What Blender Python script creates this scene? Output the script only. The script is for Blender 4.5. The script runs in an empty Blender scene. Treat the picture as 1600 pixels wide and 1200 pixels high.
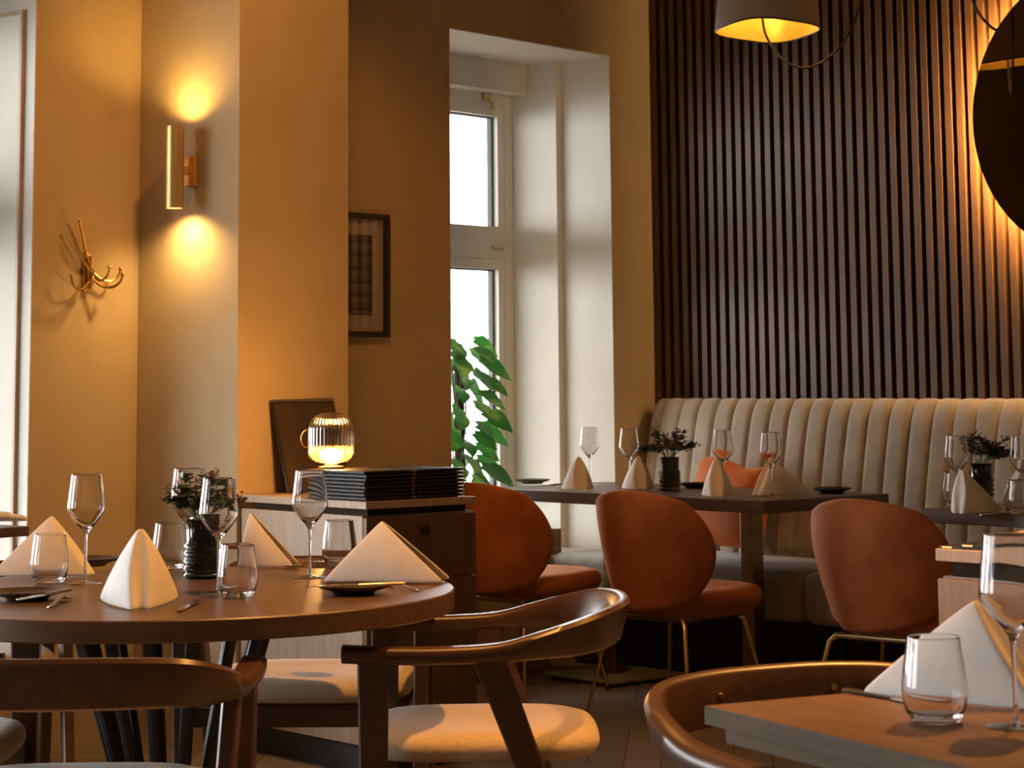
import bpy, bmesh, math, random
from mathutils import Vector, Matrix
C = bpy.context.scene.collection
PI = math.pi
def R(a): return math.radians(a)
random.seed(7)
# ------------------------------------------------------------------ camera
CAM_H = 1.182; PITCH = R(7.2); ROLL = -0.009; FPX = 3500*math.cos(PITCH)
HOR = 594.0
SHY = (-FPX*math.tan(PITCH) - (600-HOR))/1600.0
cam_d = bpy.data.cameras.new('camera'); cam = bpy.data.objects.new('camera', cam_d); C.objects.link(cam)
cam_d.sensor_width = 36; cam_d.lens = FPX/1600*36; cam_d.shift_y = SHY
cam_d.dof.use_dof = True; cam_d.dof.focus_distance = 5.6; cam_d.dof.aperture_fstop = 13; cam_d.clip_start = 0.05; cam_d.clip_end = 200
CM = Matrix.Rotation(PI/2+PITCH, 3, 'X') @ Matrix.Rotation(ROLL, 3, 'Z')
cam.matrix_world = Matrix.Translation((0, 0, CAM_H)) @ CM.to_4x4()
bpy.context.scene.camera = cam
CP = Vector((0, 0, CAM_H))
def ray(px, py):
    return CM @ Vector(((px-800)/FPX, (600-py+SHY*1600)/FPX, -1))
def at(px, py, z):
    d = ray(px, py); return CP + d*((z-CAM_H)/d.z)
def hit(px, py, p0, n):
    d = ray(px, py); n = Vector((n[0], n[1], n[2] if len(n) > 2 else 0)); return CP + d*((Vector(p0)-CP).dot(n)/d.dot(n))
def atd(px, py, y):
    d = ray(px, py); return CP + d*(y/d.y)
def proj(p):
    q = CM.inverted() @ (Vector(p)-CP)
    return (800+FPX*q.x/-q.z, 600-(FPX*q.y/-q.z-SHY*1600))
def v2(a): return Vector((math.cos(R(a)), math.sin(R(a)), 0))
# ------------------------------------------------------------------ materials
def _n(nt, t, **kw):
    n = nt.nodes.new(t)
    for k, v in kw.items(): setattr(n, k, v)
    return n
def new_mat(name):
    m = bpy.data.materials.new(name); m.use_nodes = True
    nt = m.node_tree; b = nt.nodes['Principled BSDF']; return m, nt, b
def setc(b, col=None, rough=None, metal=None, spec=None, **kw):
    if col is not None: b.inputs['Base Color'].default_value = (*col, 1)
    if rough is not None: b.inputs['Roughness'].default_value = rough
    if metal is not None: b.inputs['Metallic'].default_value = metal
    if spec is not None: b.inputs['Specular IOR Level'].default_value = spec
    for k, v in kw.items(): b.inputs[k].default_value = v
def noisy(name, c1, c2, scale=20, rough=0.6, bump=0.0, metal=0, spec=0.5, stretch=(1, 1, 1), detail=4, sheen=0, bscale=None, lo=.35, hi=.65, **kw):
    m, nt, b = new_mat(name); setc(b, None, rough, metal, spec)
    tc = _n(nt, 'ShaderNodeTexCoord'); mp = _n(nt, 'ShaderNodeMapping'); mp.inputs['Scale'].default_value = stretch
    no = _n(nt, 'ShaderNodeTexNoise'); no.inputs['Scale'].default_value = scale; no.inputs['Detail'].default_value = detail
    cr = _n(nt, 'ShaderNodeValToRGB'); cr.color_ramp.elements[0].color = (*c1, 1); cr.color_ramp.elements[1].color = (*c2, 1)
    cr.color_ramp.elements[0].position = lo; cr.color_ramp.elements[1].position = hi
    L = nt.links.new
    L(tc.outputs['Object'], mp.inputs['Vector']); L(mp.outputs['Vector'], no.inputs['Vector']); L(no.outputs['Fac'], cr.inputs['Fac']); L(cr.outputs['Color'], b.inputs['Base Color'])
    if bump:
        nb = no
        if bscale:
            nb = _n(nt, 'ShaderNodeTexNoise'); nb.inputs['Scale'].default_value = bscale; nb.inputs['Detail'].default_value = 3; L(mp.outputs['Vector'], nb.inputs['Vector'])
        bp = _n(nt, 'ShaderNodeBump'); bp.inputs['Strength'].default_value = bump; bp.inputs['Distance'].default_value = 0.004
        L(nb.outputs['Fac'], bp.inputs['Height']); L(bp.outputs['Normal'], b.inputs['Normal'])
    if sheen: b.inputs['Sheen Weight'].default_value = sheen
    for k, v in kw.items(): b.inputs[k].default_value = v
    return m
def wood(name, c1, c2, axis='x', scale=6, rough=0.42, grain=14, bump=.15, coat=0.0, spec=.4):
    m, nt, b = new_mat(name); setc(b, None, rough, 0, spec)
    st = {'x': (1, grain, grain), 'y': (grain, 1, grain), 'z': (grain, grain, 1)}[axis]
    tc = _n(nt, 'ShaderNodeTexCoord'); mp = _n(nt, 'ShaderNodeMapping'); mp.inputs['Scale'].default_value = st
    n1 = _n(nt, 'ShaderNodeTexNoise'); n1.inputs['Scale'].default_value = scale; n1.inputs['Detail'].default_value = 6; n1.inputs['Distortion'].default_value = .6
    n2 = _n(nt, 'ShaderNodeTexNoise'); n2.inputs['Scale'].default_value = 1.7; n2.inputs['Detail'].default_value = 2
    mx = _n(nt, 'ShaderNodeMath', operation='MULTIPLY_ADD'); mx.inputs[1].default_value = .75
    m2 = _n(nt, 'ShaderNodeMath', operation='MULTIPLY'); m2.inputs[1].default_value = .3
    cr = _n(nt, 'ShaderNodeValToRGB'); e = cr.color_ramp.elements
    e[0].position = .3; e[0].color = (*c1, 1); e[1].position = .72; e[1].color = (*c2, 1)
    L = nt.links.new
    L(tc.outputs['Object'], mp.inputs['Vector']); L(mp.outputs['Vector'], n1.inputs['Vector']); L(tc.outputs['Object'], n2.inputs['Vector'])
    L(n2.outputs['Fac'], m2.inputs[0]); L(n1.outputs['Fac'], mx.inputs[0]); L(m2.outputs[0], mx.inputs[2]); L(mx.outputs[0], cr.inputs['Fac']); L(cr.outputs['Color'], b.inputs['Base Color'])
    bp = _n(nt, 'ShaderNodeBump'); bp.inputs['Strength'].default_value = bump; bp.inputs['Distance'].default_value = .002
    L(n1.outputs['Fac'], bp.inputs['Height']); L(bp.outputs['Normal'], b.inputs['Normal'])
    b.inputs['Coat Weight'].default_value = coat; b.inputs['Coat Roughness'].default_value = .25
    return m
def emit(name, col, strength):
    m, nt, b = new_mat(name); setc(b, (0, 0, 0), .5)
    b.inputs['Emission Color'].default_value = (*col, 1); b.inputs['Emission Strength'].default_value = strength; return m
def thin_glass(name, tint=(1, 1, 1), refl=.08, rough=0.02):
    m = bpy.data.materials.new(name); m.use_nodes = True; nt = m.node_tree; nt.nodes.clear()
    o = _n(nt, 'ShaderNodeOutputMaterial'); mx = _n(nt, 'ShaderNodeMixShader'); t = _n(nt, 'ShaderNodeBsdfTransparent'); g = _n(nt, 'ShaderNodeBsdfGlossy')
    lw = _n(nt, 'ShaderNodeLayerWeight'); lw.inputs['Blend'].default_value = .3
    ml = _n(nt, 'ShaderNodeMath', operation='MULTIPLY_ADD'); ml.inputs[1].default_value = .45; ml.inputs[2].default_value = refl
    t.inputs['Color'].default_value = (*tint, 1); g.inputs['Roughness'].default_value = rough
    L = nt.links.new
    L(lw.outputs['Facing'], ml.inputs[0]); L(ml.outputs[0], mx.inputs['Fac']); L(t.outputs[0], mx.inputs[1]); L(g.outputs[0], mx.inputs[2]); L(mx.outputs[0], o.inputs['Surface'])
    return m
def glass(name, col=(1, 1, 1), rough=0.0, ior=1.48):
    m, nt, b = new_mat(name); setc(b, col, rough, 0, .5); b.inputs['Transmission Weight'].default_value = 1; b.inputs['IOR'].default_value = ior; return m
# ------------------------------------------------------------------ mesh building
def box(bm, c, s, rot=None, bev=0.0, seg=2):
    r = bmesh.ops.create_cube(bm, size=1); vs = r['verts']
    bmesh.ops.scale(bm, vec=s, verts=vs)
    if bev > 0:
        es = list({e for v in vs for e in v.link_edges})
        o = bmesh.ops.bevel(bm, geom=es, offset=bev, segments=seg, affect='EDGES', profile=.5)
        vs = list({v for f in o['faces'] for v in f.verts} | {v for v in vs if v.is_valid})
    if rot is not None: bmesh.ops.rotate(bm, cent=(0, 0, 0), matrix=rot, verts=vs)
    bmesh.ops.translate(bm, vec=c, verts=vs); return vs
def lathe(bm, prof, seg=40, c=(0, 0, 0), closed=False, wob=None):
    rings = []
    for r, z in prof:
        if r < 1e-6: rings.append([bm.verts.new((c[0], c[1], c[2]+z))])
        else:
            rings.append([bm.verts.new((c[0]+(r*(wob(k/seg*2*PI, z) if wob else 1))*math.cos(k/seg*2*PI), c[1]+(r*(wob(k/seg*2*PI, z) if wob else 1))*math.sin(k/seg*2*PI), c[2]+z)) for k in range(seg)])
    n = len(rings); prs = [(i, i+1) for i in range(n-1)] + ([(n-1, 0)] if closed else [])
    for i, j in prs:
        a, b = rings[i], rings[j]
        if len(a) == 1 and len(b) == 1: continue
        for k in range(seg):
            l = (k+1) % seg
            if len(a) == 1: bm.faces.new((a[0], b[l], b[k]))
            elif len(b) == 1: bm.faces.new((a[k], a[l], b[0]))
            else: bm.faces.new((a[k], a[l], b[l], b[k]))
def spline(pts, n):
    """catmull-rom through tuples"""
    out = []; m = len(pts)
    for i in range(m-1):
        p0 = pts[max(i-1, 0)]; p1 = pts[i]; p2 = pts[i+1]; p3 = pts[min(i+2, m-1)]
        for k in range(n):
            t = k/n
            out.append(tuple(.5*(2*b+(-a+c)*t+(2*a-5*b+4*c-d)*t*t+(-a+3*b-3*c+d)*t**3) for a, b, c, d in zip(p0, p1, p2, p3)))
    out.append(tuple(pts[-1])); return out
def tube(bm, pts, rad, seg=8, cap=True):
    pts = [Vector(p) for p in pts]; n = len(pts); rings = []; up = None
    for i, p in enumerate(pts):
        t = (pts[min(i+1, n-1)]-pts[max(i-1, 0)]).normalized()
        if up is None: up = Vector((0, 0, 1)) if abs(t.z) < .9 else Vector((1, 0, 0))
        x = t.cross(up).normalized(); up = x.cross(t).normalized()
        r = rad(i/(n-1)) if callable(rad) else rad
        rings.append([bm.verts.new(p+x*(r*math.cos(k/seg*2*PI))+up*(r*math.sin(k/seg*2*PI))) for k in range(seg)])
    for a, b in zip(rings, rings[1:]):
        for k in range(seg): bm.faces.new((a[k], a[(k+1) % seg], b[(k+1) % seg], b[k]))
    if cap: bm.faces.new(rings[0][::-1]); bm.faces.new(rings[-1])
def loft(bm, rings, cap=True):
    rr = [[bm.verts.new(p) for p in r] for r in rings]; n = len(rr[0])
    for a, b in zip(rr, rr[1:]):
        for k in range(n): bm.faces.new((a[k], a[(k+1) % n], b[(k+1) % n], b[k]))
    if cap: bm.faces.new(rr[0][::-1]); bm.faces.new(rr[-1])
def bar(bm, p, q, sp, sq, side=(0, 1, 0), bev=.004):
    """rectangular bar p->q, section (depth, width) sp at p and sq at q"""
    p, q = Vector(p), Vector(q); t = (q-p).normalized(); s = Vector(side); d = s.cross(t).normalized(); s = t.cross(d)
    rings = []
    for c, (a, b) in ((p, sp), (q, sq)):
        e = min(bev, a*.3, b*.3); rings.append([c+d*x+s*y for x, y in ((a/2-e, b/2), (-a/2+e, b/2), (-a/2, b/2-e), (-a/2, -b/2+e), (-a/2+e, -b/2), (a/2-e, -b/2), (a/2, -b/2+e), (a/2, b/2-e))])
    loft(bm, rings)
def prism(bm, poly, z0, z1):
    lo = [bm.verts.new((x, y, z0)) for x, y in poly]; hi = [bm.verts.new((x, y, z1)) for x, y in poly]; n = len(poly)
    for k in range(n): bm.faces.new((lo[k], lo[(k+1) % n], hi[(k+1) % n], hi[k]))
    bm.faces.new(lo[::-1]); bm.faces.new(hi)
def NB(): return bmesh.new()
def obj(name, bm, mat, parent=None, smooth=True, label=None, ang=40, mods=()):
    bmesh.ops.recalc_face_normals(bm, faces=bm.faces)
    me = bpy.data.meshes.new(name); bm.to_mesh(me); bm.free()
    if smooth:
        for p in me.polygons: p.use_smooth = True
        try: me.set_sharp_from_angle(angle=R(ang))
        except Exception: pass
    me.materials.append(mat); o = bpy.data.objects.new(name, me); C.objects.link(o)
    if parent is not None: o.parent = parent
    if label: o['label'] = label
    for t, kw in mods:
        md = o.modifiers.new(t.lower(), t)
        for k, v in kw.items(): setattr(md, k, v)
    return o
def thing(name, label, cat, loc=(0, 0, 0), rz=0, group=None):
    o = bpy.data.objects.new(name, None); C.objects.link(o); o.location = loc; o.rotation_euler = (0, 0, rz)
    o.empty_display_size = .05
    o['label'] = label; o['category'] = cat
    if group: o['group'] = group
    return o
def tag(o, label, cat, group=None):
    o['label'] = label; o['category'] = cat
    if group: o['group'] = group
    return o
def struct(name, bm, mat, parent=None, smooth=False, label=None):
    o = obj(name, bm, mat, parent, smooth, label)
    if parent is None: o['kind'] = 'structure'
    return o
def dup(root, loc, rz, label=None, group=None):
    r = root.copy(); C.objects.link(r); r.location = loc; r.rotation_euler = (0, 0, rz)
    if label: r['label'] = label
    if group: r['group'] = group
    for ch in list(root.children):
        c = ch.copy(); C.objects.link(c); c.parent = r
        for g in list(ch.children):
            d = g.copy(); C.objects.link(d); d.parent = c
    return r
def loc(p, z=None): return (p[0], p[1], p[2] if z is None else z)
# ------------------------------------------------------------------ palette
M = {}
M['wall'] = noisy('wall_paint', (.52, .405, .255), (.56, .44, .28), 6, .85, .25, bscale=260, spec=.25)
M['reveal'] = noisy('reveal_daylit_paint', (.66, .64, .58), (.70, .68, .62), 5, .8, .12, bscale=200, spec=.25)  # wall paint made paler, with the daylight put into its colour
M['white'] = noisy('window_white', (.70, .68, .62), (.76, .74, .68), 4, .4, spec=.4)
M['ceil'] = noisy('ceiling_paint', (.50, .45, .37), (.54, .49, .41), 4, .9)
M['slat'] = wood('walnut_slat', (.062, .029, .009), (.12, .057, .018), 'z', 5, .5, 10)
M['slatback'] = noisy('slat_backing', (.012, .009, .007), (.02, .014, .01), 10, .9)
M['rubber'] = noisy('window_gasket', (.05, .055, .06), (.07, .075, .08), 10, .6)
M['pane'] = thin_glass('window_pane')
M['brass'] = noisy('brass', (.58, .38, .12), (.68, .46, .17), 30, .28, metal=1)
M['satin'] = noisy('satin_brass', (.74, .50, .20), (.82, .57, .25), 60, .42, metal=1, stretch=(1, 1, .05))
M['brassplate'] = noisy('brushed_brass_plate', (.46, .38, .22), (.54, .45, .27), 30, .5, metal=.6)
M['darkbrass'] = noisy('dark_brass', (.28, .19, .08), (.36, .25, .11), 30, .33, metal=1)
M['black'] = noisy('black_metal', (.010, .010, .011), (.018, .017, .017), 20, .45)
M['blackmatte'] = noisy('black_card', (.012, .011, .011), (.022, .02, .019), 40, .5)
M['tabledark'] = wood('table_walnut', (.072, .037, .018), (.142, .075, .037), 'x', 4, .38, 16, coat=.15)
M['tablefar'] = wood('table_smoked_oak', (.07, .043, .027), (.13, .083, .052), 'y', 4, .36, 16, coat=.15)
M['tablefront'] = wood('table_oak', (.13, .066, .028), (.215, .114, .05), 'y', 4, .5, 18, spec=.2)
M['tableedge'] = wood('table_edge_oak', (.085, .062, .044), (.135, .10, .072), 'y', 5, .7, 22, spec=.08)
M['chairwood'] = wood('chair_walnut', (.046, .020, .009), (.095, .042, .019), 'x', 4, .34, 8, coat=.25)
M['seatcloth'] = noisy('seat_cloth', (.47, .37, .235), (.56, .45, .29), 120, .85, .2, sheen=.3)
M['velvet'] = noisy('rust_velvet', (.36, .105, .03), (.52, .165, .05), 7, .7, .05, sheen=.6, spec=.2)
M['cushion'] = noisy('orange_velvet', (.52, .12, .018), (.64, .16, .028), 7, .7, .05, sheen=.6, spec=.2)
for k in ('velvet', 'cushion'):
    b = M[k].node_tree.nodes['Principled BSDF']; b.inputs['Sheen Tint'].default_value = (1, .45, .2, 1); b.inputs['Sheen Roughness'].default_value = .4
M['banq'] = noisy('banquette_velvet', (.36, .295, .225), (.44, .365, .28), 9, .75, .06, sheen=.4, spec=.2)
M['cab'] = wood('cabinet_oak', (.36, .245, .16), (.50, .36, .25), 'z', 4, .5, 12)
M['cabfront'] = wood('cabinet_front_oak', (.24, .145, .08), (.36, .225, .13), 'z', 4, .5, 12)
M['drawer'] = wood('drawer_oak_shaded', (.10, .052, .026), (.18, .095, .048), 'z', 4, .5, 12)  # cabinet wood darkened, the shade on the drawer side put into its colour
M['plinth'] = noisy('plinth', (.022, .022, .022), (.032, .032, .032), 10, .6)
M['gap'] = noisy('shadow_gap_brown', (.035, .024, .016), (.05, .034, .022), 10, .95, spec=.03)
M['cloth'] = noisy('napkin_linen', (.86, .82, .76), (.92, .88, .82), 30, .9, .25, bscale=900, sheen=.2)
M['glass'] = glass('clear_glass')
M['darkglass'] = glass('smoked_glass', (.16, .18, .16), 0.02)
M['plate'] = noisy('stoneware', (.035, .026, .02), (.07, .052, .04), 30, .4)
M['steel'] = noisy('cutlery_steel', (.55, .50, .44), (.62, .57, .5), 40, .22, metal=1)
M['leaf'] = noisy('small_leaf', (.025, .055, .02), (.05, .11, .03), 30, .55, spec=.3)
M['leafpale'] = noisy('stem_green', (.08, .10, .04), (.12, .15, .06), 30, .6)
M['bloom'] = noisy('dusty_pink_bloom', (.30, .12, .15), (.48, .24, .24), 60, .8)
M['bloomdark'] = noisy('mauve_bloom', (.16, .075, .11), (.27, .13, .17), 60, .8)
M['pothos'] = noisy('pothos_leaf', (.018, .09, .015), (.30, .42, .06), 9, .32, detail=3, lo=.5, hi=.74)
M['moss'] = noisy('moss_pole', (.03, .02, .012), (.075, .05, .03), 60, .95, .6)
M['pot'] = noisy('pot_glaze', (.5, .48, .44), (.56, .54, .5), 10, .5)
M['frost'] = None
M['ribglass'] = thin_glass('ribbed_lamp_glass', (.93, .86, .78), .07, .12)
def refraction_tint(m, n):  # tint stripes stand in for the light and dark refraction lines of the ribs
    nt = m.node_tree; t = [x for x in nt.nodes if x.type == 'BSDF_TRANSPARENT'][0]
    tc = _n(nt, 'ShaderNodeTexCoord'); gr = _n(nt, 'ShaderNodeTexGradient', gradient_type='RADIAL'); mu = _n(nt, 'ShaderNodeMath', operation='MULTIPLY'); mu.inputs[1].default_value = n
    pp = _n(nt, 'ShaderNodeMath', operation='PINGPONG'); pp.inputs[1].default_value = .5; cr = _n(nt, 'ShaderNodeValToRGB'); e = cr.color_ramp.elements
    e[0].position = .04; e[0].color = (.34, .25, .17, 1); e[1].position = .36; e[1].color = (.90, .80, .66, 1)
    L = nt.links.new; L(tc.outputs['Object'], gr.inputs['Vector']); L(gr.outputs['Fac'], mu.inputs[0]); L(mu.outputs[0], pp.inputs[0]); L(pp.outputs[0], cr.inputs['Fac']); L(cr.outputs['Color'], t.inputs['Color'])
refraction_tint(M['ribglass'], 36)
M['lampglow'] = emit('lamp_glow', (1, .52, .16), 560)
M['gold'] = noisy('gold_lining', (.85, .55, .10), (.92, .62, .14), 20, .4, metal=.6)
M['shade'] = noisy('pendant_fabric', (.40, .35, .30), (.46, .41, .35), 150, .9, .2)
M['cable'] = noisy('cable_brown', (.03, .017, .009), (.045, .026, .014), 40, .6)
M['mat'] = noisy('picture_mat', (.62, .53, .43), (.66, .57, .46), 20, .8)
M['paper'] = noisy('tan_paper', (.50, .38, .27), (.56, .43, .31), 20, .8)
M['mirror'] = noisy('dark_mirror', (.22, .20, .18), (.22, .20, .18), 3, .02, metal=1)
M['led'] = emit('led_strip', (1, .58, .22), 300)
M['boardface'] = noisy('board_face', (.04, .026, .015), (.06, .04, .025), 12, .55)
M['stoolwood'] = wood('stool_wood', (.15, .075, .03), (.26, .14, .06), 'x', 4, .5, 10)
def translucent(name, c1, c2, scale, mix=.45, rough=.4, lo=.45, hi=.7):
    m = noisy(name, c1, c2, scale, rough, lo=lo, hi=hi); nt = m.node_tree; b = nt.nodes['Principled BSDF']; o = nt.nodes['Material Output']
    t = _n(nt, 'ShaderNodeBsdfTranslucent'); x = _n(nt, 'ShaderNodeMixShader'); x.inputs['Fac'].default_value = mix
    nt.links.new(b.inputs['Base Color'].links[0].from_socket, t.inputs['Color']); nt.links.new(b.outputs[0], x.inputs[1]); nt.links.new(t.outputs[0], x.inputs[2]); nt.links.new(x.outputs[0], o.inputs['Surface']); return m
M['pothos'] = translucent('pothos_leaf', (.03, .14, .02), (.34, .48, .07), 9, .4, .32, .52, .74)
M['frost'] = translucent('frosted_glass', (.36, .25, .14), (.40, .28, .16), 9, .8)
_nt = M['frost'].node_tree; _o = _nt.nodes['Material Output']; _t = _n(_nt, 'ShaderNodeBsdfTransparent'); _x = _n(_nt, 'ShaderNodeMixShader'); _x.inputs['Fac'].default_value = .72
_nt.links.new(_o.inputs['Surface'].links[0].from_socket, _x.inputs[1]); _nt.links.new(_t.outputs[0], _x.inputs[2]); _nt.links.new(_x.outputs[0], _o.inputs['Surface'])
# ------------------------------------------------------------------ axes of the room
E1A = 40.5; E1 = v2(E1A); E2 = v2(E1A+90)             # across the long tables / along the slat wall
WA = 50.4; W = v2(WA); N = v2(WA+90)                  # along the window wall / out through it
T1 = at(1193, 783, .75)                               # near corner of the long far table
SP = T1 + E1*1.2                                      # a point on the slat wall's face
def slat_pt(px, py=600): return hit(px, py, SP, E1)
K = slat_pt(1030); K.z = 0                            # corner of the two walls
def wall_s(px, py=600):                               # distance along the window wall back from the corner
    return (K-hit(px, py, K, N)).dot(W)
def wp(s, n, z=0): return K - W*s + N*n + Vector((0, 0, z))
ZC = 3.3; TH = .62
def wbox(bm, s0, s1, n0, n1, z0, z1):
    prism(bm, [wp(s0, n0)[:2], wp(s1, n0)[:2], wp(s1, n1)[:2], wp(s0, n1)[:2]], z0, z1)
s1a = wall_s(960); s1b = wall_s(704)                  # window one
zt1 = hit(702, 41, K, N).z; zt2 = hit(956, 88, K, N).z; ZT = (zt1+zt2)/2
s2a = wall_s(48); s2b = s2a+2.2; s3a = s2b+.45; s3b = s3a+2.2; s4a = s3b+.45; s4b = s4a+3.3
SEND = 12.5; ZS = .42
bm = NB()
for a, b in ((-.6, s1a), (s1b, s2a), (s2b, s3a), (s3b, s4a), (s4b, SEND)): wbox(bm, a, b, 0, TH, 0, ZC)
for a, b in ((s1a, s1b), (s2a, s2b), (s3a, s3b), (s4a, s4b)):
    wbox(bm, a, b, 0, TH, ZT, ZC); wbox(bm, a, b, 0, TH, 0, ZS)
wl = struct('wall_left', bm, M['wall'])
# reveals: wall paint lightened for daylight, with the inner half of each jamb standing a little proud
def window(k, a, b, seen):
    bm = NB(); e = .006; stp = .275
    wbox(bm, a, a+e, 0.0, stp+.01, ZS, ZT); wbox(bm, b-e, b, 0.0, TH, ZS, ZT); wbox(bm, a, b, 0.0, TH, ZT-e, ZT)
    wbox(bm, a, a+.045, stp, TH, ZS, ZT-e)
    root = struct('window_%d' % k, bm, M['reveal'], smooth=False)
    bm = NB(); wbox(bm, a+.0455, b-.006, -.02, .53, ZS-.001, ZS+.03); obj('sill', bm, M['white'], root, False)
    zbox = hit(706, 131, wp(0, .44), N).z
    bm = NB(); wbox(bm, a+.046, b-.007, .44, .62, zbox, ZT-.007); obj('blind_box', bm, M['reveal'], root, False)
    f0, f1 = .53, .60
    A, B, z0, z1 = a+.047, b-.008, ZS+.031, zbox-.001
    zmid = hit(740, 385, wp(0, f0), N).z
    bm = NB()
    wbox(bm, A, A+.055, f0, f1, z0, z1); wbox(bm, B-.055, B, f0, f1, z0, z1)
    wbox(bm, A+.055, B-.055, f0, f1, z1-.055, z1); wbox(bm, A+.055, B-.055, f0, f1, z0, z0+.055); wbox(bm, A+.055, B-.055, f0, f1, zmid-.05, zmid+.05)
    obj('frame', bm, M['white'], root, False)
    for zz0, zz1 in ((zmid+.051, z1-.056), (z0+.056, zmid-.051)):
        bm = NB(); q0, q1 = A+.056, B-.056
        for (u0, u1, w0, w1) in ((q0, q0+.045, zz0, zz1), (q1-.045, q1, zz0, zz1), (q0+.045, q1-.045, zz0, zz0+.045), (q0+.045, q1-.045, zz1-.045, zz1)):
            wbox(bm, u0, u1, f0+.004, f1-.01, w0, w1)
        s = obj('sash', bm, M['white'], root, False)
        bm = NB()
        for (u0, u1, w0, w1) in ((q0+.045, q0+.058, zz0+.045, zz1-.045), (q1-.058, q1-.045, zz0+.045, zz1-.045), (q0+.058, q1-.058, zz1-.053, zz1-.045)):
            wbox(bm, u0, u1, f0+.03, f1-.012, w0, w1)
        obj('gasket', bm, M['rubber'], s, False)
        bm = NB(); wbox(bm, q0+.05, q1-.05, f0+.036, f0+.04, zz0+.05, zz1-.05); obj('pane', bm, M['pane'], s, False)
    if seen:
        c = wp(A+.19, f0-.012, z1-.02); bm = NB()
        box(bm, c, (.05, .012, .03), Matrix.Rotation(R(WA), 3, 'Z'), .003); tube(bm, [c+Vector((0, 0, -.01)), c-N*.03+Vector((0, 0, -.03)), c-N*.03+Vector((.0, 0, -.06))], .006)
        obj('latch', bm, M['brass'], root)
        c = wp(A+.12, f0-.008, zmid); bm = NB()
        box(bm, c, (.07, .014, .014), Matrix.Rotation(R(WA), 3, 'Z'), .003); obj('hinge', bm, M['steel'], root)
    la = bpy.data.lights.new('daylight_portal', 'AREA'); la.shape = 'RECTANGLE'; la.size = b-a-.1; la.size_y = ZT-ZS
    la.cycles.is_portal = True
    lo = bpy.data.objects.new('daylight_portal', la); C.objects.link(lo); lo.location = wp((a+b)/2, .64, (ZS+ZT)/2)
    lo.rotation_euler = (R(90), 0, R(WA+180)); return root
for k, (a, b, sn) in enumerate(((s1a, s1b, 1), (s2a, s2b, 0), (s3a, s3b, 0), (s4a, s4b, 0))): window(k+1, a, b, sn)
# shallow panel moulding on the jamb of the second window
bm = NB()
jn0 = .0; 
def jbox(bm, n0, n1, z0, z1, t=.014): wbox(bm, s2a+.006, s2a+.006+t, n0, n1, z0, z1)
nn = [(.055, .067), (.24, .252)]
ztm = hit(20, 20, wp(s2a, .07), W).z
jbox(bm, nn[0][0], nn[0][1], ZS+.1, ztm); jbox(bm, nn[1][0], nn[1][1], ZS+.1, ztm); jbox(bm, nn[0][1], nn[1][0], ztm-.012, ztm); jbox(bm, nn[0][1], nn[1][0], ZS+.1, ZS+.112)
struct('trim_1', bm, M['cab'])
# pillar
cl = hit(371, 600, wp(0, 0), N)
PD = .5
sp_l = None
# left front edge of the pillar lies where px 371 meets a plane PD in front of the wall
pl = hit(371, 600, wp(0, -PD), N); pr = hit(544, 600, wp(0, -PD), N)
s_pl = (K-pl).dot(W); s_pr = (K-pr).dot(W)
bm = NB(); wbox(bm, s_pr, s_pl, -PD, -.0005, 0, ZC); struct('wall_pillar', bm, M['wall'])
# slat wall
def swp(t, d, z=0): return K - E2*t - E1*d + Vector((0, 0, z))
def sbox(bm, t0, t1, d0, d1, z0, z1): prism(bm, [swp(t0, d0)[:2], swp(t1, d0)[:2], swp(t1, d1)[:2], swp(t0, d1)[:2]], z0, z1)
bm = NB(); sbox(bm, -.1, 9.5, -.25, 0, 0, ZC); wr = struct('wall_right', bm, M['slatback'])
bm = NB(); tt = .02; pitch = .0575
while tt < 9.0:
    sbox(bm, tt, tt+.031, .0005, .034, 0, ZC); tt += pitch if tt < 3.6 else pitch
struct('trim_2', bm, M['slat'], smooth=False)
# floor in herringbone boards
def herringbone():
    bm = NB(); Wd, Ln = .115, .69; ang = R(E1A-45+90)
    ca, sa = math.cos(ang), math.sin(ang); g = .0012
    def put(x, y, dx, dy):
        cx, cy = x+dx/2, y+dy/2; X, Y = ca*cx-sa*cy, sa*cx+ca*cy
        if not (-4.5 < X-.3 < 5 and 2.2 < Y < 12): return
        pts = [(x+g, y+g), (x+dx-g, y+g), (x+dx-g, y+dy-g), (x+g, y+dy-g)]
        vs = [bm.verts.new((ca*a-sa*b, sa*a+ca*b, 0.0)) for a, b in pts]; bm.faces.new(vs)
    for i in range(-120, 121):
        for j in range(-20, 21):
            x, y = i*Wd+j*Ln, i*Wd-j*Ln
            if abs(x) > 17 or abs(y) > 17: continue
            put(x, y, Ln, Wd); put(x-Wd, y, Wd, Ln)
    return bm
m, nt, b = new_mat('herringbone_oak'); setc(b, None, .42, 0, .4)
tc = _n(nt, 'ShaderNodeTexCoord'); ge = _n(nt, 'ShaderNodeNewGeometry'); no = _n(nt, 'ShaderNodeTexNoise'); mp = _n(nt, 'ShaderNodeMapping')
mp.inputs['Scale'].default_value = (3, 3, 3); no.inputs['Scale'].default_value = 6; no.inputs['Detail'].default_value = 6
ad = _n(nt, 'ShaderNodeMath', operation='MULTIPLY_ADD'); ad.inputs[1].default_value = .55
n5 = _n(nt, 'ShaderNodeMath', operation='MULTIPLY'); n5.inputs[1].default_value = .5
cr = _n(nt, 'ShaderNodeValToRGB'); cr.color_ramp.elements[0].color = (.15, .115, .09, 1); cr.color_ramp.elements[1].color = (.31, .25, .195, 1)
cr.color_ramp.elements[0].position = .15; cr.color_ramp.elements[1].position = .9
L = nt.links.new
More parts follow.
